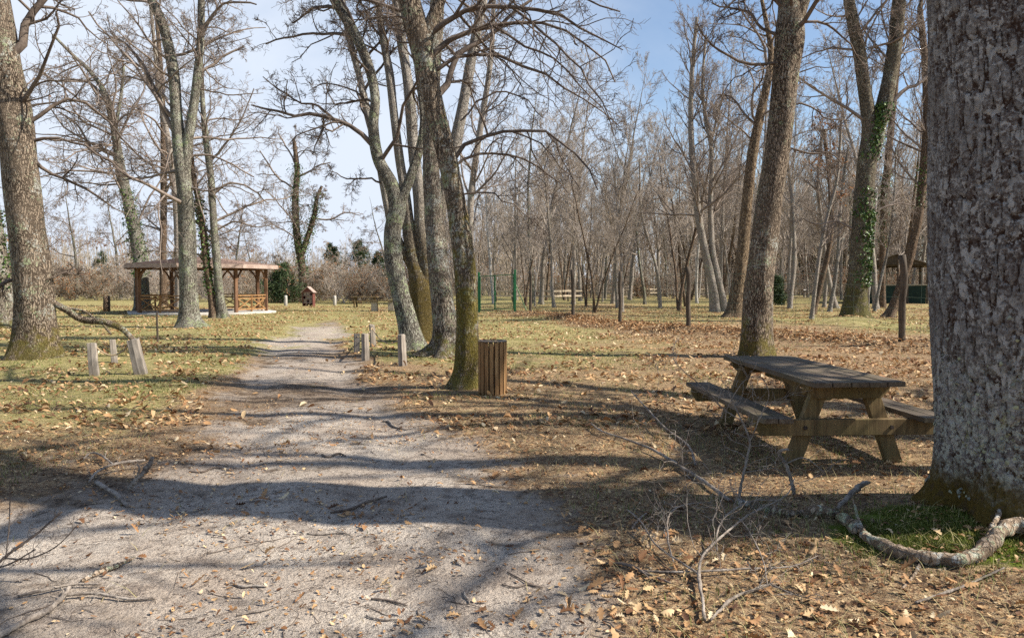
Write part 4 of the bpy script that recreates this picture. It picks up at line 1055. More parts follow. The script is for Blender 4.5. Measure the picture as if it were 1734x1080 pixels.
def build_wood():
    rg = np.random.default_rng(17)
    T = [template("tree", 101, 18, 0.16, 'slim_full', 'grey_bark', 'twig_grey', 0.0085, dens=0.9, t0=0.22),
         template("tree", 102, 19, 0.19, 'slim_full', 'grey_bark', 'twig_grey', 0.0085, dens=0.9, t0=0.3, wob=0.04),
         template("tree", 103, 16, 0.13, 'slim_full', 'brown_bark', 'twig_grey', 0.0085, dens=0.9, t0=0.2, wob=0.045, twin=True),
         template("tree", 104, 17, 0.15, 'oak', 'lichen_bark', 'twig_grey', 0.009, t0=0.25, wob=0.05),
         template("tree", 105, 14, 0.085, 'slim', 'grey_bark', 'twig_grey', 0.008, t0=0.3, wob=0.05),
         template("tree", 106, 15, 0.11, 'birch', 'birch_bark', 'twig_grey', 0.008, t0=0.35, wob=0.05)]
    OUT = template("tree", 121, 13, 0.26, 'spread', 'oak', 'twig', 0.006, t0=0.28, wob=0.07, twin=True, levels=1, dens=0.9)
    extra = [["tall grey", "upright grey", "narrow grey"], ["stout grey", "high crowned grey", "straight grey"], ["forked brown", "twin stemmed brown", "two stemmed brown"],
             ["crooked lichen green", "broad lichen green", "spreading lichen green"], ["thin grey", "skinny grey", "whippy grey"], ["white barked", "pale birch like", "slender white"]]
    grp = ["tall grey trees of the bare wood", "stout grey trees of the bare wood", "twin stemmed trees of the bare wood", "crooked trees of the bare wood", "thin trees of the bare wood", "birches of the bare wood"]
    used = [False] * 6; spots = []; n_near = 0
    # trunks one can point at in the photograph (foot pixel, template, scale)
    for px, py, k, s in ((905, 512, 4, 1), (925, 509, 2, .9), (956, 507, 1, .8), (983, 510, 1, .95), (1000, 504, 4, 1), (1025, 507, 4, 1.1), (1048, 505, 2, 1), (1067, 507, 0, 1), (1090, 503, 5, 1), (1130, 503, 3, .9), (1140, 505, 2, 1.05),
                         (1160, 500, 4, 1), (1180, 503, 5, 1), (1195, 502, 0, 1), (1236, 503, 5, 1), (1325, 502, 5, .9), (1348, 500, 3, 1), (1362, 503, 0, .9), (890, 517, 2, .7), (868, 506, 0, .9), (840, 508, 4, 1), (1310, 510, 4, 1), (1388, 506, 2, .9), (1425, 508, 0, 1), (1560, 508, 1, 1),
                         (1590, 512, 0, 1), (1640, 515, 1, 1), (1690, 510, 3, 1), (1735, 515, 0, 1), (1790, 512, 1, 1), (775, 505, 0, .9), (745, 503, 4, 1), (815, 504, 2, .9)):
        p = gd(px, py); spots.append((p[0], p[1], k, s))
    while n_near < 15:
        y = rg.uniform(43, 58); p = rg.uniform(880, 1580); x = (p - CX) / FPX * y
        if any((x - a) ** 2 + (y - b) ** 2 < 4 for a, b, _, _ in spots): continue
        spots.append((x, y, int(rg.choice([0, 1, 2, 4, 4])), rg.uniform(0.8, 1.0) * (1.0 if p > 1080 else 0.75))); n_near += 1
    n = 0
    while n < 115:
        y = rg.uniform(60, 118); p = rg.uniform(770, 1860); x = (p - CX) / FPX * y
        if any((x - a) ** 2 + (y - b) ** 2 < 3.2 for a, b, _, _ in spots): continue
        spots.append((x, y, int(rg.choice([0, 0, 1, 2, 3, 4, 4, 5])), rg.uniform(0.85, 1.2))); n += 1
    for i, (x, y, s, rz) in enumerate(((8.4, 6.3, 1.5, .3), (12.5, 7.5, 1.5, 2.2), (27, 24, 1.1, 1.1))):
        lab = ("nearest oak", "tall oak", "farthest oak")[i] + " outside the right edge, casting branch shade over the ground"
        if i == 0: OUT.location = (x, y, 0); OUT.scale = (s, s, s); OUT.rotation_euler = (0, 0, rz); OUT['label'] = lab; OUT['group'] = "oaks outside the right edge"
        else: copy_thing(OUT, (x, y, 0), rz, s, lab, "oaks outside the right edge")
    for (x, y, k, s) in spots:
        far = "at the wood edge" if y < 68 else ("mid wood" if y < 92 else "deep in wood")
        lab = unique_label(x, y, "tree", far, extra[k])
        loc = (x, y, float(gz(x, y)) * (1 if y < 60 else 0)); rz = rg.uniform(0, 6.28); tl = (rg.normal(0, .03), rg.normal(0, .035))
        if not used[k]:
            used[k] = True; r_ = T[k]; r_.location = loc; r_.rotation_euler = (*tl, rz); r_.scale = (s, s, s); r_['label'] = lab; r_['group'] = grp[k]
        else:
            copy_thing(T[k], loc, rz, s, lab, grp[k], tl)
    # bare trees on the left, beyond the gazebo
    TL = template("tree", 111, 13, 0.17, 'spread', 'lichen_bark', 'twig', 0.010, t0=0.3, wob=0.06, rust=200)
    for i, (px, py, s) in enumerate(((130, 507, 1.0), (205, 506, 1.05), (395, 507, .9), (430, 505, .7), (60, 508, 1.1), (-60, 512, 1.1), (-150, 520, 1.1), (575, 503, .55), (640, 503, .62), (660, 506, .9), (350, 506, 1.0), (470, 505, .45), (290, 504, .9))):
        p = gd(px, py); lab = unique_label(p[0], p[1], "tree", "across the clearing", ["spreading bare", "open crowned bare", "wide bare", "low bare"])
        if i == 0: TL.location = p; TL.scale = (s, s, s); TL['label'] = lab; TL['group'] = "spreading bare trees across the clearing"
        else: copy_thing(TL, p, rg.uniform(0, 6), s, lab, "spreading bare trees across the clearing", (rg.normal(0, .04), rg.normal(0, .04)))


def shrub_template(name, seed, H, nst, mat, rust):
    rg = np.random.default_rng(seed); root = thing(name, "", "bush")
    P = np.zeros((nst, 3)); P[:, :2] = rg.normal(0, 0.35, (nst, 2)); P[:, 2] = -0.05
    D = np.stack((rg.normal(0, .45, nst), rg.normal(0, .45, nst), np.ones(nst)), 1)
    S, Q = sprout(rg, P, D, H * rg.uniform(.6, 1.1, nst), rg.uniform(.02, .04, nst), 8, .12, 0.03, .25)
    g = [(S, Q, 5)]
    for c, a, lr, rm in ((10, 45, .5, .011), (8, 45, .5, .010), (4, 42, .5, .009)):
        p, d, l, r = offspring(rg, S, Q, c, .1, 1, a, 14, lr, .6, rm, lmin=.15); S, Q = sprout(rg, p, d, l, r, 4, .2, .02, .5); g.append((S, Q, 3))
    link("branch_tangle", tubes_mesh("branch_tangle", g, M[mat]), root)
    if rust:
        sel = rg.integers(0, len(S), rust); leaf_cloud("foliage", S[sel, -1], rg.normal(0, 1, (rust, 3)), .13, M['rust_leaf'], rg, root, spread=1.0)
    return root


def build_shrubs():
    rg = np.random.default_rng(19)
    T = [shrub_template("bush", 201, 4.0, 9, 'thicket', 500), shrub_template("bush", 202, 3.0, 12, 'thicket', 900), shrub_template("bush", 203, 5.2, 8, 'twig_grey', 150)]
    ex = [["brown twiggy", "tangled brown", "dry brown"], ["low rust leaved", "low tangled", "low russet"], ["tall grey", "high grey", "upright grey"]]
    grp = ["brown twiggy bushes at the clearing edge", "low russet bushes at the clearing edge", "tall grey bushes at the clearing edge"]
    used = [0, 0, 0]; n = 0; spots = []
    for px in list(range(440, 720, 13)):
        spots.append((px + rg.uniform(-5, 5), rg.uniform(62, 80), int(rg.choice([0, 0, 1, 2])), rg.uniform(.8, 1.15)))
    for px in list(range(-120, 440, 17)):
        spots.append((px + rg.uniform(-6, 6), rg.uniform(72, 98), int(rg.choice([0, 1, 2, 2])), rg.uniform(.8, 1.3)))
    for px in list(range(740, 1800, 34)):
        spots.append((px + rg.uniform(-10, 10), rg.uniform(84, 112), int(rg.choice([0, 1, 2, 2])), rg.uniform(.9, 1.4)))
    for px, y, k, s in spots:
        x = (px - CX) / FPX * y
        lab = unique_label(x, y, "bush", "by the trees", ex[k])
        if not used[k]:
            used[k] = 1; T[k].location = (x, y, 0); T[k].scale = (s, s, s); T[k]['label'] = lab; T[k]['group'] = grp[k]
        else: copy_thing(T[k], (x, y, 0), rg.uniform(0, 6.28), s, lab, grp[k])


def conifer(label, x, y, H, wid, seed, dense=1.0, name="pine_tree"):
    rg = np.random.default_rng(seed); root = thing(name, label, "pine tree", (x, y, 0))
    nb = int(70 * dense); t = rg.uniform(.08, .98, nb); L = wid * (1 - t) ** .8 * rg.uniform(.7, 1.2, nb) + .25
    az = rg.uniform(0, 6.28, nb); P = np.stack((0 * t, 0 * t, t * H), 1); D = np.stack((np.cos(az), np.sin(az), rg.uniform(-.15, .4, nb)), 1)
    S, Q = sprout(rg, P, D, L, .012 + .012 * L, 6, .1, .02, .4)
    p, d, l, r = offspring(rg, S, Q, 8, .15, 1, 50, 12, .4, .6, .006); S2, Q2 = sprout(rg, p, d, l, r, 3, .1, .02, .6)
    tk = smooth_poly([(0, 0, -.1), (.05, 0, H * .5), (0, .05, H * .97)], 12)
    link("trunk", tubes_mesh("trunk", [(tk[None], np.linspace(H * .02, .02, 12)[None], 9), (S, Q, 4), (S2, Q2, 3)], M['brown_bark']), root)
    K = 9; pos = (S2[:, 1:] + rg.normal(0, .05, S2[:, 1:].shape)).reshape(-1, 3); pos = np.repeat(pos, K // 3, 0) + rg.normal(0, .10, (len(pos) * (K // 3), 3))
    leaf_cloud("crown", pos, rg.normal(0, 1, pos.shape), .30, M['needle'], rg, root, spread=1.0, shape=np.array([(-.03, 0, 0), (.03, 0, 0), (.12, 1, 0), (.0, .7, .05), (-.12, 1, 0)]), faces=((0, 1, 2, 3), (0, 1, 3, 4)))
    return root


def build_evergreens():
    w = lambda px, y: (px - CX) / FPX * y
    conifer("dark green pine with pointed top right of the little red house", w(563, 84), 84, 6.2, 1.9, 301)
    conifer("broad green pine above the far picnic tables", w(608, 86), 86, 6.6, 2.8, 302)
    conifer("green pine partly behind the crooked central oak", w(642, 88), 88, 5.6, 2.2, 303)
    conifer("low dark evergreen bush left of the little red house", w(478, 66), 66, 3.4, 2.0, 304, 1.3)
    conifer("lone small pine standing over the far hedge left of the gazebo", w(173, 120), 120, 7.0, 2.0, 305)
    conifer("tall dark pine crown rising far behind the twin stemmed tree", w(1238, 122), 122, 20, 4.2, 306, 1.2)
    conifer("tall dark pine far behind the saplings", w(1385, 120), 120, 17, 4.5, 307, 1.2)
    conifer("tall dark pine far behind the leaning trunk at the hut", w(1550, 118), 118, 17, 4.0, 308, 1.2)
    pr = [conifer("tall dark pine on the far rise, right behind the twin stemmed tree", w(1262, 116), 116, 19, 5.5, 311, 1.3), conifer("tall dark pine on the far rise, left behind the notice boards", w(1300, 122), 122, 20, 5.0, 312, 1.3)]
    for o in pr: o['group'] = "dark pines on the far rise"
    for i, (px, y, sc, where) in enumerate(((1330, 126, 1.0, "straight behind the notice boards"), (1362, 118, .85, "left behind the saplings"), (1412, 124, .95, "right behind the saplings"), (1440, 116, .8, "straight behind the mound tree"),
                                            (1488, 126, 1.0, "right behind the mound tree"), (1520, 120, .9, "left behind the hut"), (1575, 124, 1.0, "right behind the hut"), (1212, 128, .85, "left behind the twin stemmed tree"))):
        copy_thing(pr[i % 2], (w(px, y), y, 0), i * 1.3, sc, "tall dark pine on the far rise, " + where, "dark pines on the far rise")
    conifer("young green fir behind the tall trunk by the table", w(1316, 58), 58, 2.1, 0.35, 309, .6)


def build_far_wood():
    """the wood beyond, which reads as one mass: bare stems and twigs in depth"""
    rg = np.random.default_rng(23); gs = []
    N = 2100; y = rg.uniform(106, 190, N); p = rg.uniform(-260, 2000, N); x = (p - CX) / FPX * y
    left = p < 720
    H = np.where(left, rg.uniform(6.0, 10.5, N) * np.where(p < 260, 1.12, 0.85), rg.uniform(11, 19, N) * np.where(p > 1180, 1.3, 1.0))
    P = np.stack((x, y, np.full(N, -.2)), 1); D = np.stack((rg.normal(0, .06, N), rg.normal(0, .06, N), np.ones(N)), 1)
    S, Q = sprout(rg, P, D, H, H * rg.uniform(.006, .010, N), 8, .05, .03, .2); gs.append((S, Q, 5))
    p_, d, l, r = offspring(rg, S, Q, 11, .15, 1, 36, 12, .28, .6, .016); S2, Q2 = sprout(rg, p_, d, l, r, 4, .12, .06, .5); gs.append((S2, Q2, 3))
    p_, d, l, r = offspring(rg, S2, Q2, 6, .15, 1, 38, 12, .5, .7, .015); S3, Q3 = sprout(rg, p_, d, l, r, 2, .14, .04, .6); gs.append((S3, Q3, 3))
    tag(link("far_wood", tubes_mesh("far_wood", gs, M['thicket'])), kind='stuff', label="dense mass of bare grey brown woodland closing the view all along the back")
    # undergrowth
    N = 5200; y = rg.uniform(95, 150, N); p = rg.uniform(-260, 2000, N); x = (p - CX) / FPX * y
    P = np.stack((x, y, np.full(N, -.1)), 1); D = np.stack((rg.normal(0, .35, N), rg.normal(0, .35, N), np.ones(N)), 1)
    S, Q = sprout(rg, P, D, rg.uniform(1.2, 4.5, N), rg.uniform(.015, .03, N), 5, .14, .02, .5)
    p_, d, l, r = offspring(rg, S, Q, 7, .1, 1, 45, 12, .45, .7, .016); S2, Q2 = sprout(rg, p_, d, l, r, 3, .18, .02, .6)
    tag(link("undergrowth", tubes_mesh("undergrowth", [(S, Q, 3), (S2, Q2, 3)], M['thicket'])), kind='stuff', label="brown tangled undergrowth along the foot of the far wood")


build_wood(); build_shrubs(); build_evergreens(); build_far_wood()

# ------------------------------------------------------------------ PICNIC TABLE
def build_table():
    z0 = float(gz(3.22, 8.3))
    t = thing("picnic_table", "large weathered wooden picnic table with fixed benches, near the huge trunk", "picnic table", (3.19, 8.20, z0), R(2.6))
    t.scale = (1.06, 1.06, 1.11)
    Lh = 1.22
    m = MB(); wd = .158
    for i in range(5):
        xx = (i - 2) * .166; e = random.uniform(-.012, .012)
        m.beam((xx, -Lh + e, .728 + random.uniform(-.003, .003)), (xx, Lh + e, .728 + random.uniform(-.003, .003)), wd, .045)
    m.build("tabletop", M['table_wood'], t, .006)
    for s in (-1, 1):
        m = MB()
        for j in range(2):
            xx = s * (.655 + .142 * j)
            m.beam((xx, -Lh, .425 + random.uniform(-.004, .004)), (xx, Lh - random.uniform(0, .02), .425 + random.uniform(-.004, .004)), .136, .045)
        m.build("bench_seat", M['table_wood'], t, .006)
    for e in (-1, 1):
        y = e * .93
        for s in (-1, 1):
            MB().beam((s * .56, y, -.12), (s * .245, y, .66), .10, .145, up=(0, 1, 0)).build("leg", M['table_frame'], t, .006) if False else \
                MB().extrude([(s * .60, y - .0375, -.12), (s * .45, y - .0375, -.12), (s * .155, y - .0375, .66), (s * .305, y - .0375, .66)][::s], (0, .075, 0)).build("leg", M['table_frame'], t, .005)
        yo = y - e * -.068
        # seat bearer: long beam with slanted ends, bolted outside the legs
        prof = [(-.86, .402), (.86, .402), (.86, .355), (.80, .262), (-.80, .262), (-.86, .355)]
        MB().extrude([(a, yo - .03, b) for a, b in prof], (0, .06, 0)).build("seat_bearer", M['table_frame'], t, .005)
        prof = [(-.38, .705), (.38, .705), (.38, .66), (.30, .585), (-.30, .585), (-.38, .66)]
        MB().extrude([(a, yo - .03, b) for a, b in prof], (0, .06, 0)).build("top_bearer", M['table_frame'], t, .005)
        for s in (-1, 1):
            MB().tube([(s * .40, yo + e * .028, .332), (s * .40, yo + e * .042, .332)], .018, 10).build("bolt", M['bolt'], t)
    MB().beam((0, -.88, .60), (0, .88, .60), .06, .09).build("centre_brace", M['table_frame'], t, .005)
    p = at(1397, 633, 7.5)
    rg = np.random.default_rng(4)
    leaf_cloud("dry_leaf", np.array([[p[0], p[1], z0 + .756]]), np.array([[0, 0, 1.0]]), .085, M['litter'], rg, None, tint=np.array([.75]), spread=.1)
    tag(bpy.data.objects["dry_leaf"], "single dry tan leaf lying on the picnic tabletop", "leaf")


build_table()

# ------------------------------------------------------------------ BIN
def build_bin():
    b = gd(834, 666)
    t = thing("litter_bin", "round litter bin of vertical brown slats at the foot of the front oak", "litter bin", b, R(8))
    n = 17; r = .205
    for i in range(n):
        a = 2 * math.pi * i / n + .1; c, s = math.cos(a), math.sin(a)
        h = .775 + random.uniform(-.012, .012)
        m = MB(); w = .059
        P = [(c * (r + dr) - s * q, s * (r + dr) + c * q) for dr, q in ((-.011, -w / 2), (-.011, w / 2), (.011, w / 2), (.011, -w / 2))]
        m.prism(P[::-1], -.03 + random.uniform(0, .012), h); m.build("slat", M['bin_wood'], t, .004)
    ring = lambda rr, z, q: [(rr * math.cos(k * math.pi / 20), rr * math.sin(k * math.pi / 20), z) for k in range(41)]
    m = MB(); N = 40
    for z in (.16, .63):
        V = [((r - .022 + dr) * math.cos(k * 2 * math.pi / N), (r - .022 + dr) * math.sin(k * 2 * math.pi / N), z + dz) for k in range(N) for dr, dz in ((-.005, -.02), (.006, -.02), (.006, .02), (-.005, .02))]
        m.add(V, [(4 * k + a, 4 * ((k + 1) % N) + a, 4 * ((k + 1) % N) + (a + 1) % 4, 4 * k + (a + 1) % 4) for k in range(N) for a in range(4)])
    m.build("hoop", M['bolt'], t, smooth=False)
    m = MB()
    V = [((r - .036) * math.cos(k * 2 * math.pi / N), (r - .036) * math.sin(k * 2 * math.pi / N), z) for z in (.02, .70) for k in range(N)]
    m.add(V, [(k, (k + 1) % N, N + (k + 1) % N, N + k) for k in range(N)] + [tuple(range(N))]); m.build("liner", M['dark_inside'], t, smooth=True)
    m = MB()
    V = [((r + dr) * math.cos(k * 2 * math.pi / N), (r + dr) * math.sin(k * 2 * math.pi / N), .792 + dz) for k in range(N) for dr, dz in ((-.045, -.002), (.016, -.002), (.016, .010), (-.045, .016))]
    m.add(V, [(4 * k + a, 4 * ((k + 1) % N) + a, 4 * ((k + 1) % N) + (a + 1) % 4, 4 * k + (a + 1) % 4) for k in range(N) for a in range(4)])
    m.build("rim", M['rim'], t, smooth=False)


build_bin()

# ------------------------------------------------------------------ BOLLARDS AND ROPES
def bollard(label, px, py, h, w, lean=0.0, rz=0.0, group=None, tilty=0.0):
    b = gd(px, py); rg = random.Random(px)
    m = MB(); n = 7; o = []
    for i in range(n):
        z = -.15 + (h + .15) * i / (n - 1); q = w / 2 * (1.0 - .10 * i / (n - 1)); j = lambda: rg.uniform(-.006, .006)
        zz = [z + (rg.uniform(-.018, .012) if i == n - 1 else 0) for _ in range(8)]
        o += [(-q + j(), -q * .9 + j(), zz[0]), (0 + j(), -q + j(), zz[1]), (q + j(), -q * .9 + j(), zz[2]), (q * 1.02 + j(), j(), zz[3]), (q + j(), q * .9 + j(), zz[4]), (j(), q + j(), zz[5]), (-q + j(), q * .9 + j(), zz[6]), (-q * 1.02 + j(), j(), zz[7])]
    f = [(8 * i + k, 8 * i + (k + 1) % 8, 8 * i + 8 + (k + 1) % 8, 8 * i + 8 + k) for i in range(n - 1) for k in range(8)] + [tuple(range(8 * n - 8, 8 * n))]
    m.add(o, f); ob = m.build("bollard", M['bollard_wood'], None, .007, loc=b)
    ob.rotation_euler = (tilty, lean, rz); tag(ob, label, "bollard", group)
    top = Vector((b[0], b[1], b[2])) + Matrix.Rotation(lean, 3, 'Y') @ Vector((0, 0, h * .84))
    return np.array(top), w


def rope(label, a, b, sag):
    (p, w1), (q, w2) = a, b; d = (q - p); d /= np.linalg.norm(d)
    p = p + d * w1 * .5; q = q - d * w2 * .5
    t = np.linspace(0, 1, 16)[:, None]; P = p * (1 - t) + q * t; P[:, 2] -= sag * (1 - (2 * t[:, 0] - 1) ** 2)
    # short tails tucked into the posts
    P = np.vstack((p - d * w1 * .25, P, q + d * w2 * .25))
    tag(MB().tube(P, .015, 8).build("rope", M['rope'], smooth=True), label, "rope")


g = "weathered bollards by the track"
B1 = bollard("dark grey square bollard nearest the stout left oak", 160, 634, .60, .155, -.05, .3, g)
B2 = bollard("smaller bollard behind the other two on the left of the track", 194, 612, .50, .13, -.06, .5, g)
B3 = bollard("pale thick bollard leaning left, right end of the left rope", 239, 632, .66, .20, -.20, .2, g)
B4 = bollard("leftmost short bollard of the right hand roped set", 604, 597, .47, .13, .03, .4, g)
B5 = bollard("second bollard of the right hand set, dark faced in front", 619, 608, .60, .135, -.02, .9, g)
B6 = bollard("rearmost bollard of the right hand set with pale side", 632, 586, .60, .14, -.06, .5, g)
B7 = bollard("single tall bollard beside the crooked lichen oak", 682, 619, .64, .135, -.05, .95, g)
rope("sagging rope between the two front left bollards", B1, B3, .16)
rope("short rope linking the two rear bollards left of the central group", B5, B6, .02)
rope("long sagging rope reaching the bollard beside the crooked oak", B6, B7, .22)
rope("rope dropping to the short bollard at the left of the set", B4, B5, .03)


def small_post(name, label, px, py, h, r, mat, k=8, taper=.9, lean=0, cat="post"):
    b = gd(px, py); m = MB(); ph = random.uniform(0, 6)
    m.tube([(0, 0, -.2), (.004, 0, h * .3), (-.006, .004, h * .7), (0, 0, h - .01), (0, 0, h)], [r, r * 1.02, r * (1 + taper) / 2, r * taper, r * taper * .82], k)
    o = m.build(name, M[mat], None, smooth=k > 6, loc=b); o.rotation_euler = (0, lean, ph); return tag(o, label, cat)


small_post("stake", "thin upright stake on the grass in front of the gazebo", 267, 580, .86, .028, 'post_wood', 6, cat="stake")
small_post("stump", "dark cut stump in the far field left of the gazebo", 181, 527, .95, .20, 'brown_bark', 14, .95, cat="stump")
small_post("marker_stone", "pale standing stone left of the little red house", 484, 518, .78, .13, 'stone', 7, .85, cat="stone")
small_post("marker_stone", "pale standing stone right of the little red house", 567, 517, .78, .13, 'stone', 7, .85, cat="stone")
small_post("marker_stone", "pale standing stone by the far picnic table", 607, 512, .75, .13, 'stone', 7, .85, cat="stone")
small_post("thin_pole", "thin dark pole left of the far fence line by the picnic tables", 620, 507, 3.0, .05, 'post_wood', 7, cat="pole")
small_post("thin_pole", "thin dark pole between the far picnic table and crooked oak", 638, 507, 3.2, .05, 'post_wood', 7, cat="pole")

# ------------------------------------------------------------------ WIRE FENCE AND GATE
def build_fence():
    t = thing("wire_fence", "green wire mesh fence on rough wooden posts along the leaf bank", "fence", (0, 0, 0))
    posts = [(898, 532, 2.30, .075), (970, 544, 2.10, .075), (1050, 554, 2.0, .072), (1165, 564, 2.02, .080), (1527, 588, 2.25, .088)]
    tops = []
    for i, (px, py, h, r) in enumerate(posts):
        b = gd(px, py); rg = random.Random(i + 5)
        P = smooth_poly([(b[0] + rg.uniform(-.012, .012) * q, b[1], b[2] - .3 + (h + .3) * q / 4) for q in range(5)], 10)
        MB().tube(P, [r * (1 + rg.uniform(-.08, .08)) for _ in range(10)], 11).build("post", M['post_wood'], t, smooth=True)
        tops.append((b, h))
    b = gd(1690, 600); MB().tube([(9.9 + 4.2, 15.2, -.3), (14.1, 15.2, 2.0)], .07, 10).build("post", M['post_wood'], t, smooth=True)
    ends = [np.array((0.15, 42.0, 0.1))] + [q[0] for q in tops] + [np.array((14.1, 15.2, 0.0))]
    ends[0] = gd(873, 531)
    m = MB()
    for a, c in zip(ends[:-1], ends[1:]):
        for hz in (.08, .32, .58, .86, 1.16, 1.48, 1.78):
            tt = np.linspace(0, 1, 5)[:, None]; P = (a * (1 - tt) + c * tt); P[:, 2] += hz - .015 * (1 - (2 * tt[:, 0] - 1) ** 2)
            m.tube(P, .005, 4, cap=False)
        nv = int(np.linalg.norm(c - a) / .42)
        for j in range(1, nv):
            p = a + (c - a) * j / nv; m.tube([p + (0, 0, .06), p + (0, 0, 1.78)], .0038, 3, cap=False)
    m.build("wire_mesh", M['wire'], t)
    # gate
    L = gd(811, 525); L[1] = 43.0; L = np.array((at(811, 525, 43)[0], 43.0, float(gz(0, 43)))); Rr = gd(872, 531)
    g_ = thing("gate", "green metal gate with square posts and a slanting brace right of the front oak", "gate", (0, 0, 0))
    for p in (L, Rr):
        MB().beam(p - (0, 0, .3), p + (0, 0, 2.30), .13, .13, up=(0, 1, 0)).build("gate_post", M['green_metal'], g_, .012)
    MB().beam(Rr + (.05, 0, 1.45), Rr + (.68, -.1, -.05), .07, .05).build("brace", M['green_bright'], g_, .004)
    d = Rr - L; mid = L + d * .45
    for nm, a, c in (("left", L + d * .04, L + d * .44), ("right", L + d * .46, L + d * .96)):
        m = MB()
        for z in (.14, 2.05): m.beam(a + (0, 0, z), c + (0, 0, z), .045, .045)
        for q in (a, c): m.beam(q + (0, 0, .12), q + (0, 0, 2.07), .045, .045, up=(0, 1, 0))
        fr = m.build("gate_leaf", M['green_metal'], g_, .004)
        m = MB()
        for z in np.arange(.3, 2.0, .2): m.tube([a + (0, 0, z), c + (0, 0, z)], .003, 4, cap=False)
        for u in np.linspace(.06, .94, 8): q = a + (c - a) * u; m.tube([q + (0, 0, .15), q + (0, 0, 2.04)], .003, 4, cap=False)
        m.build("wire_infill", M['wire'], fr)
    MB().box(mid + (0, -.04, 1.05), (.10, .08, .20)).build("lock_box", M['green_metal'], g_, .008)


build_fence()


def build_railings():
    def rails(label, pts, h, two, seed):
        rg = random.Random(seed); P = [gd(*p) for p in pts]
        t = thing("rail_fence", label, "fence", (0, 0, 0))
        for a, c in zip(P[:-1], P[1:]):
            for z in ((h - .05, h * .52) if two else (h - .05,)):
                MB().beam(a + (0, -.06, z), c + (0, -.06, z + rg.uniform(-.03, .03)), .07, .15).build("rail", M['rail_wood'], t, .01)
        for a in P: MB().tube([a - (0, 0, .2), a + (0, 0, h)], .065, 8).build("post", M['post_wood'], t, smooth=True)
    rails("low wooden rail fence across the paddock behind the green gate", [(840, 511), (868, 511), (905, 511), (935, 512), (962, 511), (985, 510)], 1.05, True, 1)
    rails("distant pale rail fence in the middle of the paddock", [(1001, 504), (1040, 505), (1080, 504), (1120, 503), (1165, 503), (1205, 502), (1245, 502)], 1.05, True, 2)
    rails("farther pale rail fence just before the wood", [(960, 502), (1000, 501), (1045, 500), (1090, 500), (1140, 499), (1190, 499)], 1.0, False, 3)
    for px, py, lab, mt in ((1363, 503, "small white topped notice stand in the paddock", 'white_board'), (1329, 507, "small dark notice stand left of the white topped one", 'post_wood')):
        b = gd(px, py); t = thing("notice_stand", lab, "notice stand", b)
        MB().beam((0, 0, -.2), (0, 0, .92), .07, .07, up=(0, 1, 0)).build("post", M['post_wood'], t)
        o = MB().box((0, -.03, .98), (.62, .40, .04)).build("board", M[mt], t, .006); o.rotation_euler = (R(14), 0, 0)


build_railings()

# ------------------------------------------------------------------ HUT WITH TARPAULIN
def build_hut():
    b = gd(1527, 514); Y = b[1]
    t = thing("hut", "open sided wooden hut with gabled roof and dark green tarpaulin walls behind the fence", "hut", (b[0] + .55, Y + 2.6, 0.0), R(-24))
    hw, hd, ez = 2.35, 3.4, 3.15
    for x in (-hw, -.8, .9, hw):
        for y in (-hd, hd):
            MB().beam((x, y, -.3), (x, y, ez), .16, .16, up=(0, 1, 0)).build("post", M['post_wood'], t, .01)
    m = MB()
    for y in (-hd, hd): m.beam((-hw - .3, y, ez + .08), (hw + .3, y, ez + .08), .14, .16)
    for x in (-hw, hw): m.beam((x, -hd - .2, ez + .2), (x, hd + .2, ez + .2), .12, .08)
    m.build("roof_beam", M['post_wood'], t, .01)
    rz = ez + .98
    for s in (-1, 1):
        a = np.array((0, 0, rz)); o = np.array((s * (hw + .55), 0, ez - .02))
        P = [(a[0], -hd - .6, a[2]), (o[0], -hd - .6, o[2]), (o[0], hd + .6, o[2]), (a[0], hd + .6, a[2])]
        MB().extrude(P if s > 0 else P[::-1], (0, 0, .07)).build("roof_slope", M['hut_roof'], t)
    for y in (-hd - .35, hd + .35):
        MB().extrude([(-hw - .2, y, ez + .12), (hw + .2, y, ez + .12), (0, y, rz - .05)], (0, .04, 0)).build("gable_board", M['post_wood'], t)
    for (x0, x1) in ((-hw + .1, -.89), (-.71, .81), (.99, hw - .1)):
        MB().box(((x0 + x1) / 2, -hd - .04, .79), (x1 - x0, .03, 1.50)).build("tarpaulin_wall", M['tarp'], t)
    MB().box((0, hd + .04, .7), (2 * hw, .03, 1.3)).build("tarpaulin_wall", M['tarp'], t)
    MB().box((-hw - .09, 0, .7), (.03, 2 * hd, 1.3)).build("tarpaulin_wall", M['tarp'], t)
    MB().beam((-hw, -hd - .08, 1.58), (hw, -hd - .08, 1.58), .06, .10).build("top_rail", M['rail_wood'], t)


build_hut()

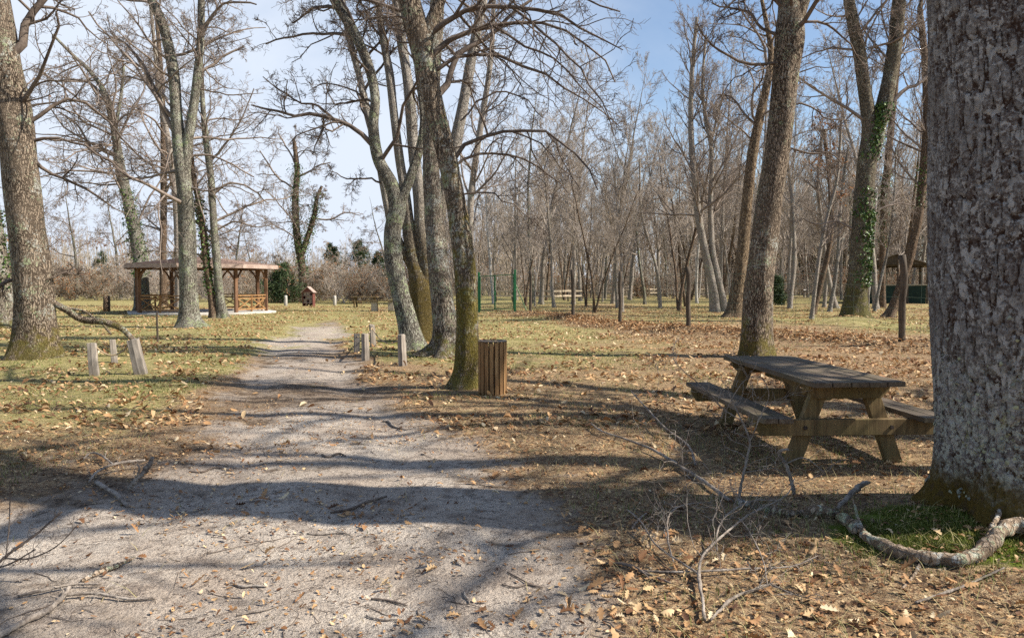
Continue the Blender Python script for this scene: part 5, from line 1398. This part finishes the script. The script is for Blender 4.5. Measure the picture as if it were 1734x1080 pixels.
# ------------------------------------------------------------------ GAZEBO
def build_gazebo():
    cx, cy = at(343, 528, 43.0)[:2]
    t = thing("gazebo", "octagonal brown timber gazebo with shallow tiled roof on a pale slab", "gazebo", (cx, cy, 0), R(6))
    Rp = 3.58
    oct_ = lambda r: [(r * math.cos(R(45 * k)), r * math.sin(R(45 * k))) for k in range(8)]
    MB().prism(oct_(4.15), -.3, .10).build("floor_slab", M['concrete'], t, .02)
    pv = oct_(Rp); fz = .10; ez = 2.52
    for x, y in pv:
        p = MB().beam((x, y, fz), (x, y, ez), .17, .17, up=(x, y, 0)).build("post", M['gazebo_wood'], t, .012)
        tx, ty = -y / Rp, x / Rp
        for s in (-1, 1):
            q = [(x + tx * s * .09, y + ty * s * .09, ez - .62), (x + tx * s * .30 - x * .02, y + ty * s * .30 - y * .02, ez - .26), (x + tx * s * .56 - x * .05, y + ty * s * .56 - y * .05, ez - .03)]
            MB().tube(smooth_poly(q, 6), .055, 5).build("knee_brace", M['gazebo_wood'], p)
    m = MB()
    for k in range(8):
        (x0, y0), (x1, y1) = pv[k], pv[(k + 1) % 8]; m.beam((x0, y0, ez + .06), (x1, y1, ez + .06), .14, .20)
        (ox, oy) = oct_(Rp + .55)[k]; m.beam((ox, oy, ez + .02), (0, 0, ez + .46), .08, .12)
    m.build("roof_beam", M['gazebo_wood'], t, .01)
    ro = oct_(Rp + .66); apex = (0, 0, ez + .72)
    V = []; F = []
    for k in range(8):
        (x0, y0), (x1, y1) = ro[k], ro[(k + 1) % 8]
        # eight slopes laid as overlapping courses of tiles
        n = 9
        for j in range(n):
            u0, u1 = j / n, (j + 1) / n; o = len(V)
            P = lambda x, y, u, dz: (x * (1 - u), y * (1 - u), ez + .20 + (apex[2] - ez - .20) * u + dz)
            V += [P(x0, y0, u0, .035), P(x1, y1, u0, .035), P(x1, y1, min(u1, .995), .0), P(x0, y0, min(u1, .995), .0), P(x0, y0, u0, -.03), P(x1, y1, u0, -.03)]
            F += [(o, o + 1, o + 2, o + 3), (o + 4, o + 5, o + 1, o)]
    MB().add(V, F).build("roof", M['tiles'], t)
    MB().add([(x, y, ez + .165) for x, y in oct_(Rp + .60)] + [(0, 0, ez + .63)], [((k + 1) % 8, k, 8) for k in range(8)]).build("roof_lining", M['gazebo_wood'], t)
    m = MB()
    for k in range(8):
        (x0, y0), (x1, y1) = oct_(Rp + .70)[k], oct_(Rp + .70)[(k + 1) % 8]; m.beam((x0, y0, ez + .10), (x1, y1, ez + .10), .035, .21)
    m.build("fascia", M['fascia'], t)
    MB().tube([(0, 0, ez + .69), (0, 0, ez + .78), (0, 0, ez + .84)], [.14, .11, .02], 8).build("finial", M['tiles'], t)
    # railing panels on every side but two; each has a short mid post and crossed braces
    for k in range(8):
        if k in (6, 2): continue
        a = np.array((*pv[k], 0)); c = np.array((*pv[(k + 1) % 8], 0)); m = MB(); d = c - a
        a2 = a + d * .035; c2 = c - d * .035
        m.beam(a2 + (0, 0, 1.02), c2 + (0, 0, 1.02), .11, .055); m.beam(a2 + (0, 0, .86), c2 + (0, 0, .86), .05, .06); m.beam(a2 + (0, 0, .24), c2 + (0, 0, .24), .05, .07)
        for u in (.36, .64, .5):
            q = a + d * u; m.beam(q + (0, 0, fz), q + (0, 0, 1.0), .085, .085, up=(0, 1, 0)) if u == .5 else None
        for u0, u1 in ((.05, .48), (.52, .95)):
            p0, p1 = a + d * u0, a + d * u1; mm = (p0 + p1) / 2
            for w0, w1 in ((.27, .83), (.83, .27)): m.beam(p0 + (0, 0, w0), p1 + (0, 0, w1), .035 if w0 < w1 else .042, .05)
        m.build("railing", M['gazebo_rail'], t)
    o = MB().box((.35, 1.6, 1.35), (.62, .04, .34)).build("notice", M['white_board'], t)


build_gazebo()

# ------------------------------------------------------------------ LITTLE RED HOUSE, FAR TABLES
def build_house():
    b = gd(523, 518)
    t = thing("insect_house", "small red and white insect house with pointed roof before the ivy clad tree", "insect house", b, R(-12))
    w, d, h = .80, .40, 1.05
    MB().box((0, .17, h * .55), (w - .06, .04, h * .9)).build("back_board", M['house_red'], t)
    m = MB()
    for x in (-w / 2, w / 2): m.box((x, 0, h / 2 - .03), (.06, d, h + .06))
    m.build("side_board", M['house_red'], t)
    m = MB()
    for z in (.26, .52, .80, 1.03): m.box((0, 0, z), (w - .06, d - .02, .035))
    for x in (-.14, .14): m.box((x, -.005, .53), (.03, d - .06, 1.0))
    m.build("shelf", M['fascia'], t)
    m = MB()
    for i, x in enumerate((-.26, 0, .26)):
        for j, z in enumerate((.39, .66, .915)):
            if (i + j) % 3 != 1: m.box((x, 0, z), (.19, .26, .18))
    m.build("filling", M['reed'], t)
    MB().extrude([(-w / 2, -.17, h + .02), (w / 2, -.17, h + .02), (0, -.17, h + .36)], (0, .34, 0)).build("gable", M['house_red'], t)
    for s in (-1, 1):
        MB().beam((0, 0, h + .42), (s * (w / 2 + .12), 0, h - .03), d + .14, .04, up=(s * .5, 0, 1)).build("roof_board", M['fascia'], t)
    m = MB()
    for x in (-w / 2 + .02, w / 2 - .02): m.box((x, 0, -.06), (.07, .3, .14))
    m.build("foot", M['post_wood'], t)


build_house()


def far_table(label, px0, px1, py, ztop, legs, name, mat, bench):
    a = gd(px0, py); c = gd(px1, py); c[1] = a[1]; c[0] = (px1 - CX) / FPX * a[1]
    t = thing(name, label, name.replace("_", " "), ((a[0] + c[0]) / 2, a[1], a[2])); w = c[0] - a[0]
    m = MB()
    for i in range(4): m.beam((-w / 2, (i - 1.5) * .19, ztop), (w / 2, (i - 1.5) * .19, ztop), .18, .06)
    m.build("tabletop", M['table_frame'], t, .005)
    for x in legs:
        m = MB()
        if bench:
            for s in (-1, 1): m.beam((x * w, s * .55, -.1), (x * w, s * .2, ztop - .04), .12, .10, up=(1, 0, 0))
            m.beam((x * w, -.8, .38), (x * w, .8, .38), .08, .12)
        else:
            m.box((x * w, 0, (ztop - .03) / 2 - .1), (.34, .5, ztop + .14))
        m.build("leg", M['table_frame' if bench else 'rail_wood'], t, .006)
    if bench:
        for s in (-1, 1): MB().beam((-w / 2, s * .75, .45), (w / 2, s * .75, .45), .28, .055).build("bench_seat", M['table_frame'], t)


far_table("distant brown picnic table in front of the hedge", 596, 640, 520, .74, (-.36, .36), "picnic_table", 'table_frame', True)
far_table("distant low table on two block legs, partly behind the crooked oak", 629, 668, 526, .62, (-.36, .36), "block_table", 'table_frame', False)

# ------------------------------------------------------------------ FALLEN WOOD IN THE FOREGROUND
def branch(name, label, polys, mat, sub=(0, 0), seed=1, cat="branch", k=8, rmin=.0018, n=18, group=None, lvl2=(3, .5), thin=1.0):
    """polys: lists of (px, py, width px, height above ground m or None); lying or propped wood. height given -> that far above the ground under it"""
    rg = np.random.default_rng(seed); SP, SQ = [], []
    for pl in polys:
        pts = []
        for (px, py, w, *hh) in pl:
            if hh and hh[0] < 0: p = at(px, py, -hh[0])                    # standing out of the ground at that distance
            else:
                p = gd(px, py); p[2] += (hh[0] if hh else 0.0)
            r = w * thin * p[1] / FPX / 2
            if not (hh and hh[0] < 0): p[2] += r * .7
            pts.append((*p, r))
        q = smooth_poly(pts, n * 2); q[:, 3] *= 1 + np.where(rg.uniform(0, 1, n * 2) > .86, rg.uniform(.12, .42, n * 2), rg.normal(0, .06, n * 2))
        q[1:-1, :3] += rg.normal(0, .18, (n * 2 - 2, 3)) * q[1:-1, 3:4] * np.array((1, 1, .3)); SP.append(q)
    n = n * 2
    S = np.array(SP); b = S[0, 0, :3].copy(); b[2] = gz(b[0], b[1])
    V, Q = tube_arrays(S[:, :, :3] - b, S[:, :, 3], k, .09, seed)
    caps = [np.array([[i * n * k + j for j in range(k)][::-1], [i * n * k + (n - 1) * k + j for j in range(k)]]) for i in range(len(S))]
    capf = np.vstack(caps)
    if sub[0] == 0:
        return tag(link(name, mesh_from(name, V, [Q, capf], M[mat]), None, b), label, cat, group)
    p, d, l, r = offspring(rg, S[:, :, :3] - b, S[:, :, 3], sub[0], .15, 1, 48, 14, sub[1], .36, rmin, up=.5)
    P1, R1 = sprout(rg, p, d, l, r, 9, .26, .03, .4)
    p, d, l, r = offspring(rg, P1, R1, lvl2[0], .2, 1, 45, 14, lvl2[1], .6, rmin); P2, R2 = sprout(rg, p, d, l, r, 6, .28, .0, .6)
    allV, allQ, o = [V], [Q], len(V)
    for P_, R_, kk in ((P1, R1, 5), (P2, R2, 4)):
        P_[:, :, 2] = np.maximum(P_[:, :, 2], gz(P_[:, :, 0] + b[0], P_[:, :, 1] + b[1]) - b[2] + R_)
        v, q = tube_arrays(P_, R_, kk); allV.append(v); allQ.append(q + o); o += len(v)
    return tag(link(name, mesh_from(name, np.vstack(allV), [np.vstack(allQ), capf], M[mat]), None, b), label, cat, group)


def build_fallen():
    branch("log", "pale barkless log curving over the moss in front of the huge trunk",
           [[(1362, 880, 12, .02), (1380, 881, 20, .03), (1408, 886, 17, .03), (1440, 905, 21, .02), (1466, 926, 19, .02), (1500, 940, 25, .01), (1540, 955, 24, .0), (1580, 964, 31, .0), (1630, 970, 28, .0), (1668, 961, 32, .01), (1692, 944, 27, .04), (1712, 936, 31, .04), (1750, 942, 27, .04), (1800, 955, 18, .03)], [(1466, 926, 9, .02), (1452, 905, 6, .07), (1446, 890, 4, .10), (1444, 884, 3, .11)], [(1668, 955, 12, .03), (1690, 925, 9, .09), (1700, 915, 6, .11), (1704, 912, 4, .115)], [(1560, 962, 7, .0), (1545, 985, 5, .01), (1530, 996, 4, .0), (1524, 1000, 2, .0)],
            [(1250, 852, 13, .0), (1290, 862, 14, .0), (1335, 876, 15, .0), (1368, 880, 16, .01)]], 'log', seed=5, cat="log", k=14, n=30, thin=.86)
    branch("fallen_branch", "lichened dead branch propped upright before the picnic table, full of curly twigs",
           [[(1250, 852, 9, -5.6), (1256, 815, 9, -5.6), (1264, 780, 8, -5.62), (1270, 748, 8, -5.65), (1256, 712, 6, -5.7), (1240, 680, 5, -5.72), (1232, 655, 4, -5.75)],
            [(1270, 748, 5, -5.65), (1290, 700, 4, -5.6), (1302, 670, 3, -5.58), (1290, 640, 3, -5.55), (1260, 645, 3, -5.5), (1232, 690, 3, -5.5), (1228, 720, 2, -5.5)],
            [(1256, 712, 4, -5.7), (1222, 690, 3, -5.75), (1190, 655, 3, -5.8), (1160, 630, 2, -5.8), (1140, 605, 2, -5.85), (1145, 575, 2, -5.9)]], 'deadwood', (11, .42), 6, thin=.52, lvl2=(4, .55))
    branch("fallen_branch", "short broken branch with bent tip standing under the table end",
           [[(1346, 842, 7, -5.75), (1340, 815, 8, -5.75), (1330, 785, 7, -5.76), (1318, 766, 7, -5.76), (1335, 760, 5, -5.7)],
            [(1330, 785, 3, -5.76), (1360, 775, 3, -5.7), (1385, 790, 2, -5.7), (1395, 800, 2, -5.7)]], 'deadwood', (2, .3), 7, thin=.8)
    branch("fallen_branch", "long grey dead branch lying left of the picnic table",
           [[(1000, 722, 3, .06), (1020, 735, 5, .05), (1060, 750, 6, .05), (1105, 765, 8, .04), (1150, 790, 10, .03), (1190, 815, 11, .02), (1240, 850, 12, .0)],
            [(1068, 683, 3, .18), (1100, 710, 5, .14), (1130, 735, 5, .10), (1165, 755, 6, .06), (1178, 785, 7, .03)]], 'deadwood', (9, .30), 8, thin=.58)
    branch("brush_pile", "tangle of thin dead branches at the bottom right of the track",
           [[(1193, 1048, 13, .02), (1188, 1015, 12, .03), (1184, 985, 11, .04), (1190, 960, 8, .07), (1225, 930, 8, .10), (1270, 895, 6, .10), (1330, 865, 4, .10), (1345, 842, 3, .14)],
            [(1184, 985, 9, .04), (1150, 965, 7, .05), (1110, 935, 6, .05), (1085, 905, 6, .07), (1062, 885, 4, .08)],
            [(1203, 1046, 9, .01), (1240, 1015, 11, .02), (1275, 1003, 10, .02), (1305, 993, 8, .02), (1345, 1010, 4, .02), (1390, 1020, 3, .02)],
            [(1140, 960, 6, .03), (1131, 935, 6, .08), (1133, 905, 6, .12), (1160, 885, 5, .13), (1205, 872, 3, .1)],
            [(1214, 945, 6, .05), (1215, 920, 6, .09), (1235, 895, 6, .12), (1275, 880, 5, .13), (1320, 872, 4, .1)],
            [(1090, 970, 8, .01), (1140, 975, 7, .02), (1200, 975, 8, .03), (1260, 968, 7, .03), (1340, 968, 6, .03), (1385, 955, 4, .04)],
            [(1300, 995, 5, .02), (1290, 955, 5, .05), (1265, 920, 4, .10), (1250, 905, 3, .12)]], 'deadwood', (8, .40), 9, cat="brush", lvl2=(5, .5), thin=.50)
    branch("fallen_branch", "forked thin branch in front of the brush tangle on the pale sand",
           [[(1025, 955, 4, .01), (1055, 958, 5, .01), (1090, 972, 5, .01), (1135, 990, 4, .01)], [(1040, 955, 3, .01), (1075, 965, 3, .02), (1105, 985, 2, .01)]], 'twig_near', (2, .3), 10)
    branch("log", "short dark log piece on the leaves left of the track", [[(162, 814, 8, .02), (180, 824, 9, .02), (200, 836, 9, .02), (216, 848, 7, .0)]], 'deadwood', seed=11, thin=.8, cat="log")
    branch("fallen_branch", "upright lichened branch stub next to the short dark log", [[(218, 828, 7, -6.0), (228, 815, 7, -6.0), (240, 803, 7, -6.02), (252, 788, 8, -6.05), (258, 774, 6, -6.08)], [(228, 815, 3, -6.0), (236, 795, 3, -6.0), (232, 785, 2, -6.0)]], 'deadwood', (2, .35), 12)
    branch("fallen_branch", "thin curved pale branch left of the track by the short dark log", [[(150, 816, 3, .03), (165, 806, 4, .06), (195, 797, 4, .08), (225, 792, 4, .08), (246, 790, 4, .08)], [(142, 784, 3, .04), (155, 777, 3, .06), (172, 782, 3, .06), (192, 793, 3, .05)]], 'deadwood', (2, .3), 13)
    branch("fallen_branch", "thick stick in the bottom left corner with splintered pale wood", [[(-20, 1085, 17, .01), (40, 1050, 17, .01), (80, 1030, 16, .01), (105, 1012, 13, .02), (118, 998, 11, .03)], [(105, 1008, 9, .02), (160, 1003, 8, .02), (215, 1007, 8, .01), (262, 1005, 7, .01)], [(30, 1008, 8, .01), (80, 1000, 9, .02), (125, 990, 7, .02), (170, 988, 5, .02)]], 'deadwood', (2, .2), 14, thin=.62)
    branch("fallen_branch", "pale splintered stick on the sand above the corner stick", [[(138, 980, 7, .0), (165, 968, 8, .01), (195, 955, 7, .01), (228, 940, 4, .02)]], 'log', seed=15)
    branch("bare_seedling", "bare leafless seedling at the left edge of the foreground", [[(-15, 962, 5, -4.2), (25, 930, 5, -4.25), (60, 905, 4, -4.3), (105, 866, 3, -4.35)], [(10, 945, 3, -4.2), (50, 945, 3, -4.15), (95, 925, 2, -4.1), (132, 888, 2, -4.1)], [(-15, 962, 3, -4.2), (15, 955, 3, -4.1), (60, 930, 2, -4.0)], [(10, 943, 2, -4.22), (16, 880, 2, -4.3), (17, 812, 1.6, -4.35)]], 'twig_near', (4, .35), 16, cat="seedling")
    branch("fallen_branch", "long thin stick lying along the log in the right corner", [[(1550, 1024, 4, .01), (1600, 1010, 5, .01), (1640, 1000, 4, .01), (1700, 985, 3, .02)]], 'deadwood', seed=17)
    branch("fallen_branch", "grey forked stick leaning on the moss by the huge trunk", [[(1418, 876, 6, .02), (1440, 862, 9, .05), (1458, 852, 9, .08), (1472, 848, 5, .09)]], 'deadwood', seed=18)
    sticks = [("dark stick crossing the track centre", (560, 860), (655, 833), 6), ("stick with a pale knot on the near sand", (396, 972), (450, 978), 6), ("bent stick on the sand right of the pale knot stick", (860, 960), (920, 982), 4),
              ("short upright dark stick at the near right of the track", (786, 988), (795, 1006), 5), ("thin stick across the near sand", (628, 1000), (690, 1012), 5), ("dark curved twig at the lower middle", (400, 1030), (470, 1015), 4),
              ("straight stick lying on the sand before the leaf patch", (850, 978), (918, 984), 4), ("twig by the edge of the track below the bin", (648, 703), (682, 715), 5), ("twig pointing along the shadow on the track", (545, 763), (585, 766), 5),
              ("thin stick between shadow and sand on the left", (520, 890), (595, 895), 4), ("slender stick at the right lower sand", (1020, 1040), (1060, 1062), 4), ("short stick near the pile of leaves", (1070, 900), (1095, 870), 5),
              ("stick near the left grass edge", (320, 790), (390, 785), 4), ("crooked twig at the bottom middle", (620, 1030), (700, 1045), 5)]
    for i, (lab, a, c, w) in enumerate(sticks):
        rg = random.Random(i); mid = [(a[0] + (c[0] - a[0]) * u + rg.uniform(-4, 4), a[1] + (c[1] - a[1]) * u + rg.uniform(-4, 4), w * rg.uniform(.8, 1.1), .006) for u in (.33, .66)]
        branch("stick", lab, [[(*a, w * .9, .004)] + mid + [(*c, w * .6, .004)]], 'twig_near' if i % 2 == 0 else 'deadwood', seed=40 + i, cat="stick", k=6, n=10, thin=.75, group="sticks lying on the track")


build_fallen()
